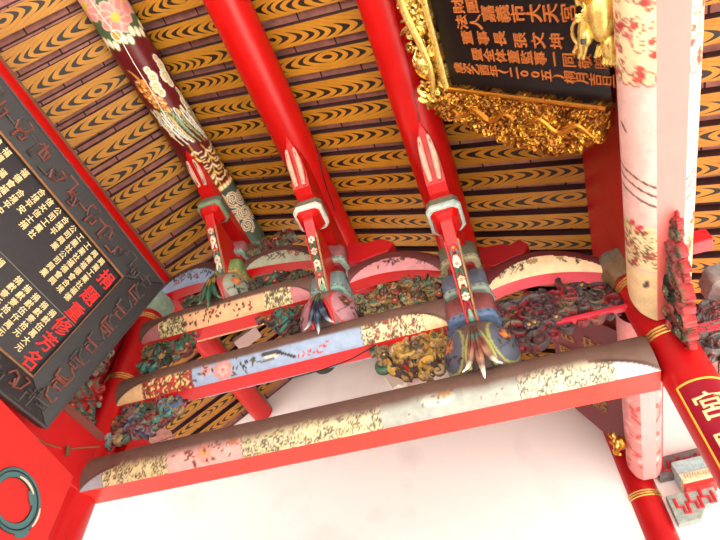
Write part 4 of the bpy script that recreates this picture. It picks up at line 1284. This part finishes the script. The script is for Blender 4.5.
ring(.96, rad(-120), rad(170), .03, .011, BLACK)
ring(.80, rad(50), rad(110), .05, .012, lin((236, 206, 180))); ring(1.08, rad(-20), rad(20), .04, .012, lin((236, 206, 180)))
ring(.70, rad(20), rad(62), .13, .009, lin((66, 110, 112))); ring(1.12, rad(-62), rad(-30), .12, .009, lin((66, 110, 112)))
mb.build('painted_ring', M_MATTE, door)['label'] = 'teal dragon ring with cream flames'

# ---------------------------------------------------------------- right side details
xz = lambda a, b, d: (1.00 + d, a, b)
carved('carved_bracket', 'weathered red and green carved bracket hanging under tie beam beside right column', 'bracket',
       [(2.16, 2.47), (3.06, 2.47), (3.06, 2.20), (2.86, 2.20), (2.78, 2.27), (2.66, 2.24), (2.56, 2.32), (2.40, 2.32), (2.30, 2.40), (2.18, 2.42)], lambda a, b, d: (1.085 - d, a, b), .075,
       [lin((140, 52, 50)), lin((160, 66, 62)), lin((84, 92, 70)), lin((110, 80, 56)), DKGREEN], 71, size=.085, back=lin((170, 44, 50)), edge=lin((176, 60, 62)))
mb = MB(); mb.box((1.34, YF, 3.24), (.62, .12, .13), lin((196, 30, 40)))
tag(mb.build('stub_beam', M_LACQ, smooth=False, bevel=.008), 'plain red beam stub poking out beyond the pale pink tie beam', 'beam')
carved('carved_bracket', 'dark maroon and grey fret bracket outside the right column', 'bracket',
       [(1.16, 2.62), (1.95, 2.62), (1.95, 2.48), (1.6, 2.36), (1.3, 2.22), (1.16, 2.2)], front(3.24), .10, [lin((96, 24, 32)), DGREY, lin((130, 40, 44)), lin((110, 104, 100))], 72, size=.09, back=lin((90, 20, 28)))
mb = MB(); mb.lathe([(.10, 2.64), (.16, 2.70), (.16, 2.84), (.13, 2.86)], [lin((150, 110, 110)), GREY, lin((120, 122, 128)), GREY], (1.56, 3.2, 0), 32, lobed(8, .05))
tag(mb.build('bracket_block', M_CARVE), 'grey lobed block at the right edge outside the right column', 'bracket block')
mb = MB(); mb.box((1.5, YF, 2.42), (.7, .10, .08), lin((206, 60, 74)))
tag(mb.build('stub_beam', M_LACQ, smooth=False, bevel=.006), 'pinkish red beam stub under the grey lobed block at right edge', 'beam')
mb = MB(); mb.tube([(2.02, 1.6, 3.52), (1.98, 2.4, 3.50), (1.94, 3.3, 3.47), (1.94, 4.4, 3.47)], .018, DGREY, 10)
tag(mb.build('conduit', M_DARKWOOD), 'thin dark conduit under the eave at right edge', 'conduit')
# corbel on the wall beyond the rear column
root = empty('wall_corbel', (1.35, YW, 2.7), 'red and grey fret corbel with pale key pattern block on the white wall', 'corbel')
wf = lambda a, b, d: (a, YW - .02 - d, b)
mb = MB(); mb.prism([(1.10, 2.72), (1.10, 2.92), (1.85, 2.98), (1.85, 2.76)], wf, .10, lin((110, 106, 108)))
for k in range(4):
    x0 = 1.16 + k * .17
    mb.tube([wf(x0 + a, 2.76 + .01 * k + b, .105) for a, b in ((0, .12), (0, .02), (.06, .02), (.06, .10), (.11, .10), (.11, .03), (.15, .03))], .017, lin((190, 36, 44)), 6)
mb.build('upper_panel', M_CARVE, root, smooth=False)
mb = MB(); mb.prism([(1.24, 2.62), (1.22, 2.80), (1.56, 2.82), (1.56, 2.63)], wf, .22, lin((160, 184, 186)))
mb.build('block', M_CARVE, root, smooth=False, bevel=.012)
mb = MB(); mb.prism([(1.25, 2.58), (1.24, 2.66), (1.57, 2.68), (1.56, 2.60)], wf, .235, lin((222, 208, 170)))
for k in range(6):
    x0 = 1.28 + k * .046
    mb.tube([wf(x0 + a, 2.61 + b, .238) for a, b in ((0, .0), (0, .045), (.028, .045), (.028, .018), (.014, .018))], .004, lin((170, 150, 110)), 4)
mb.build('key_pattern', M_CARVE, root, smooth=False)
mb = MB(); mb.prism([(1.26, 2.54), (1.25, 2.58), (1.56, 2.60), (1.54, 2.56)], wf, .20, lin((206, 44, 44)))
mb.build('red_moulding', M_LACQ, root, smooth=False)
mb = MB(); mb.prism([(1.08, 2.28), (1.08, 2.54), (1.50, 2.56), (1.50, 2.46), (1.36, 2.40), (1.28, 2.30)], wf, .10, lin((150, 164, 156)))
for k in range(3):
    x0 = 1.13 + k * .12
    mb.tube([wf(x0 + a, 2.36 + .03 * k + b, .105) for a, b in ((0, .14), (0, .06), (.05, .06), (.05, .0), (.09, .0), (.09, .1))], .016, lin((200, 40, 48)), 6)
mb.build('lower_panel', M_CARVE, root, smooth=False)

# pale fittings high behind the truss
mb = MB(); mb.box((-3.17, 4.55, 4.93), (.34, .20, .07), lin((206, 176, 170)), Matrix.Rotation(rad(-33), 3, 'Y'))
tag(mb.build('pale_box', M_MATTE, smooth=False, bevel=.01), 'pale pinkish box lamp under the rafters, seen between top and middle beams', 'lamp')
mb = MB(); mb.box((-1.47, 4.36, 4.58), (.20, .26, .07), lin((232, 226, 214)))  # pale plate fixed below the purlin, its use not identified
tag(mb.build('pale_box', M_MATTE, smooth=False, bevel=.01), 'small white box fixed under the plain red purlin behind the truss', 'lamp')
mb = MB(); mb.prism([(-1.66, 4.72), (-1.52, 4.46), (-1.44, 4.52), (-1.40, 4.48), (-1.34, 4.58), (-1.40, 4.66), (-1.5, 4.72)], lambda a, b, d: (a, YW - .14 + d, b), .12, lin((226, 220, 204)))
tag(mb.build('wall_corbel', M_MATTE, smooth=False, bevel=.01), 'small white scroll corbel on the wall at the end of plain red purlin', 'corbel')

# ---------------------------------------------------------------- wires
mb = MB(); mb.tube([(-.95, 3.10, 2.90), (-1.15, 3.08, 2.80), (-1.4, 3.1, 2.78), (-1.75, 3.2, 2.86)], .006, BLACK, 6)
tag(mb.build('cable', M_MATTE), 'black cable sagging below the blue grey middle beam', 'cable')
X, Z, r = PUR['middle']
mb = MB(); mb.tube([(X + (r + .006) * sin(rad(a)), y, Z - (r + .006) * cos(rad(a))) for y, a in ((2.2, 88), (2.4, 60), (2.62, 46), (2.9, 40))], .006, BLACK, 6)
tag(mb.build('cable', M_MATTE), 'black cable running down the plain red purlin', 'cable')
mb = MB(); mb.tube([(-3.30, 3.02, 2.46), (-3.42, 2.80, 2.34), (-3.38, 2.6, 2.26), (-3.36, 2.3, 2.24)], .006, lin((110, 84, 50)), 6)
mb.tube([(-3.38, 2.80, 2.36), (-3.37, 2.82, 2.28)], .014, lin((90, 66, 40)), 6)
tag(mb.build('cord', M_MATTE), 'knotted brown cord tied at foot of the left column top', 'cord')
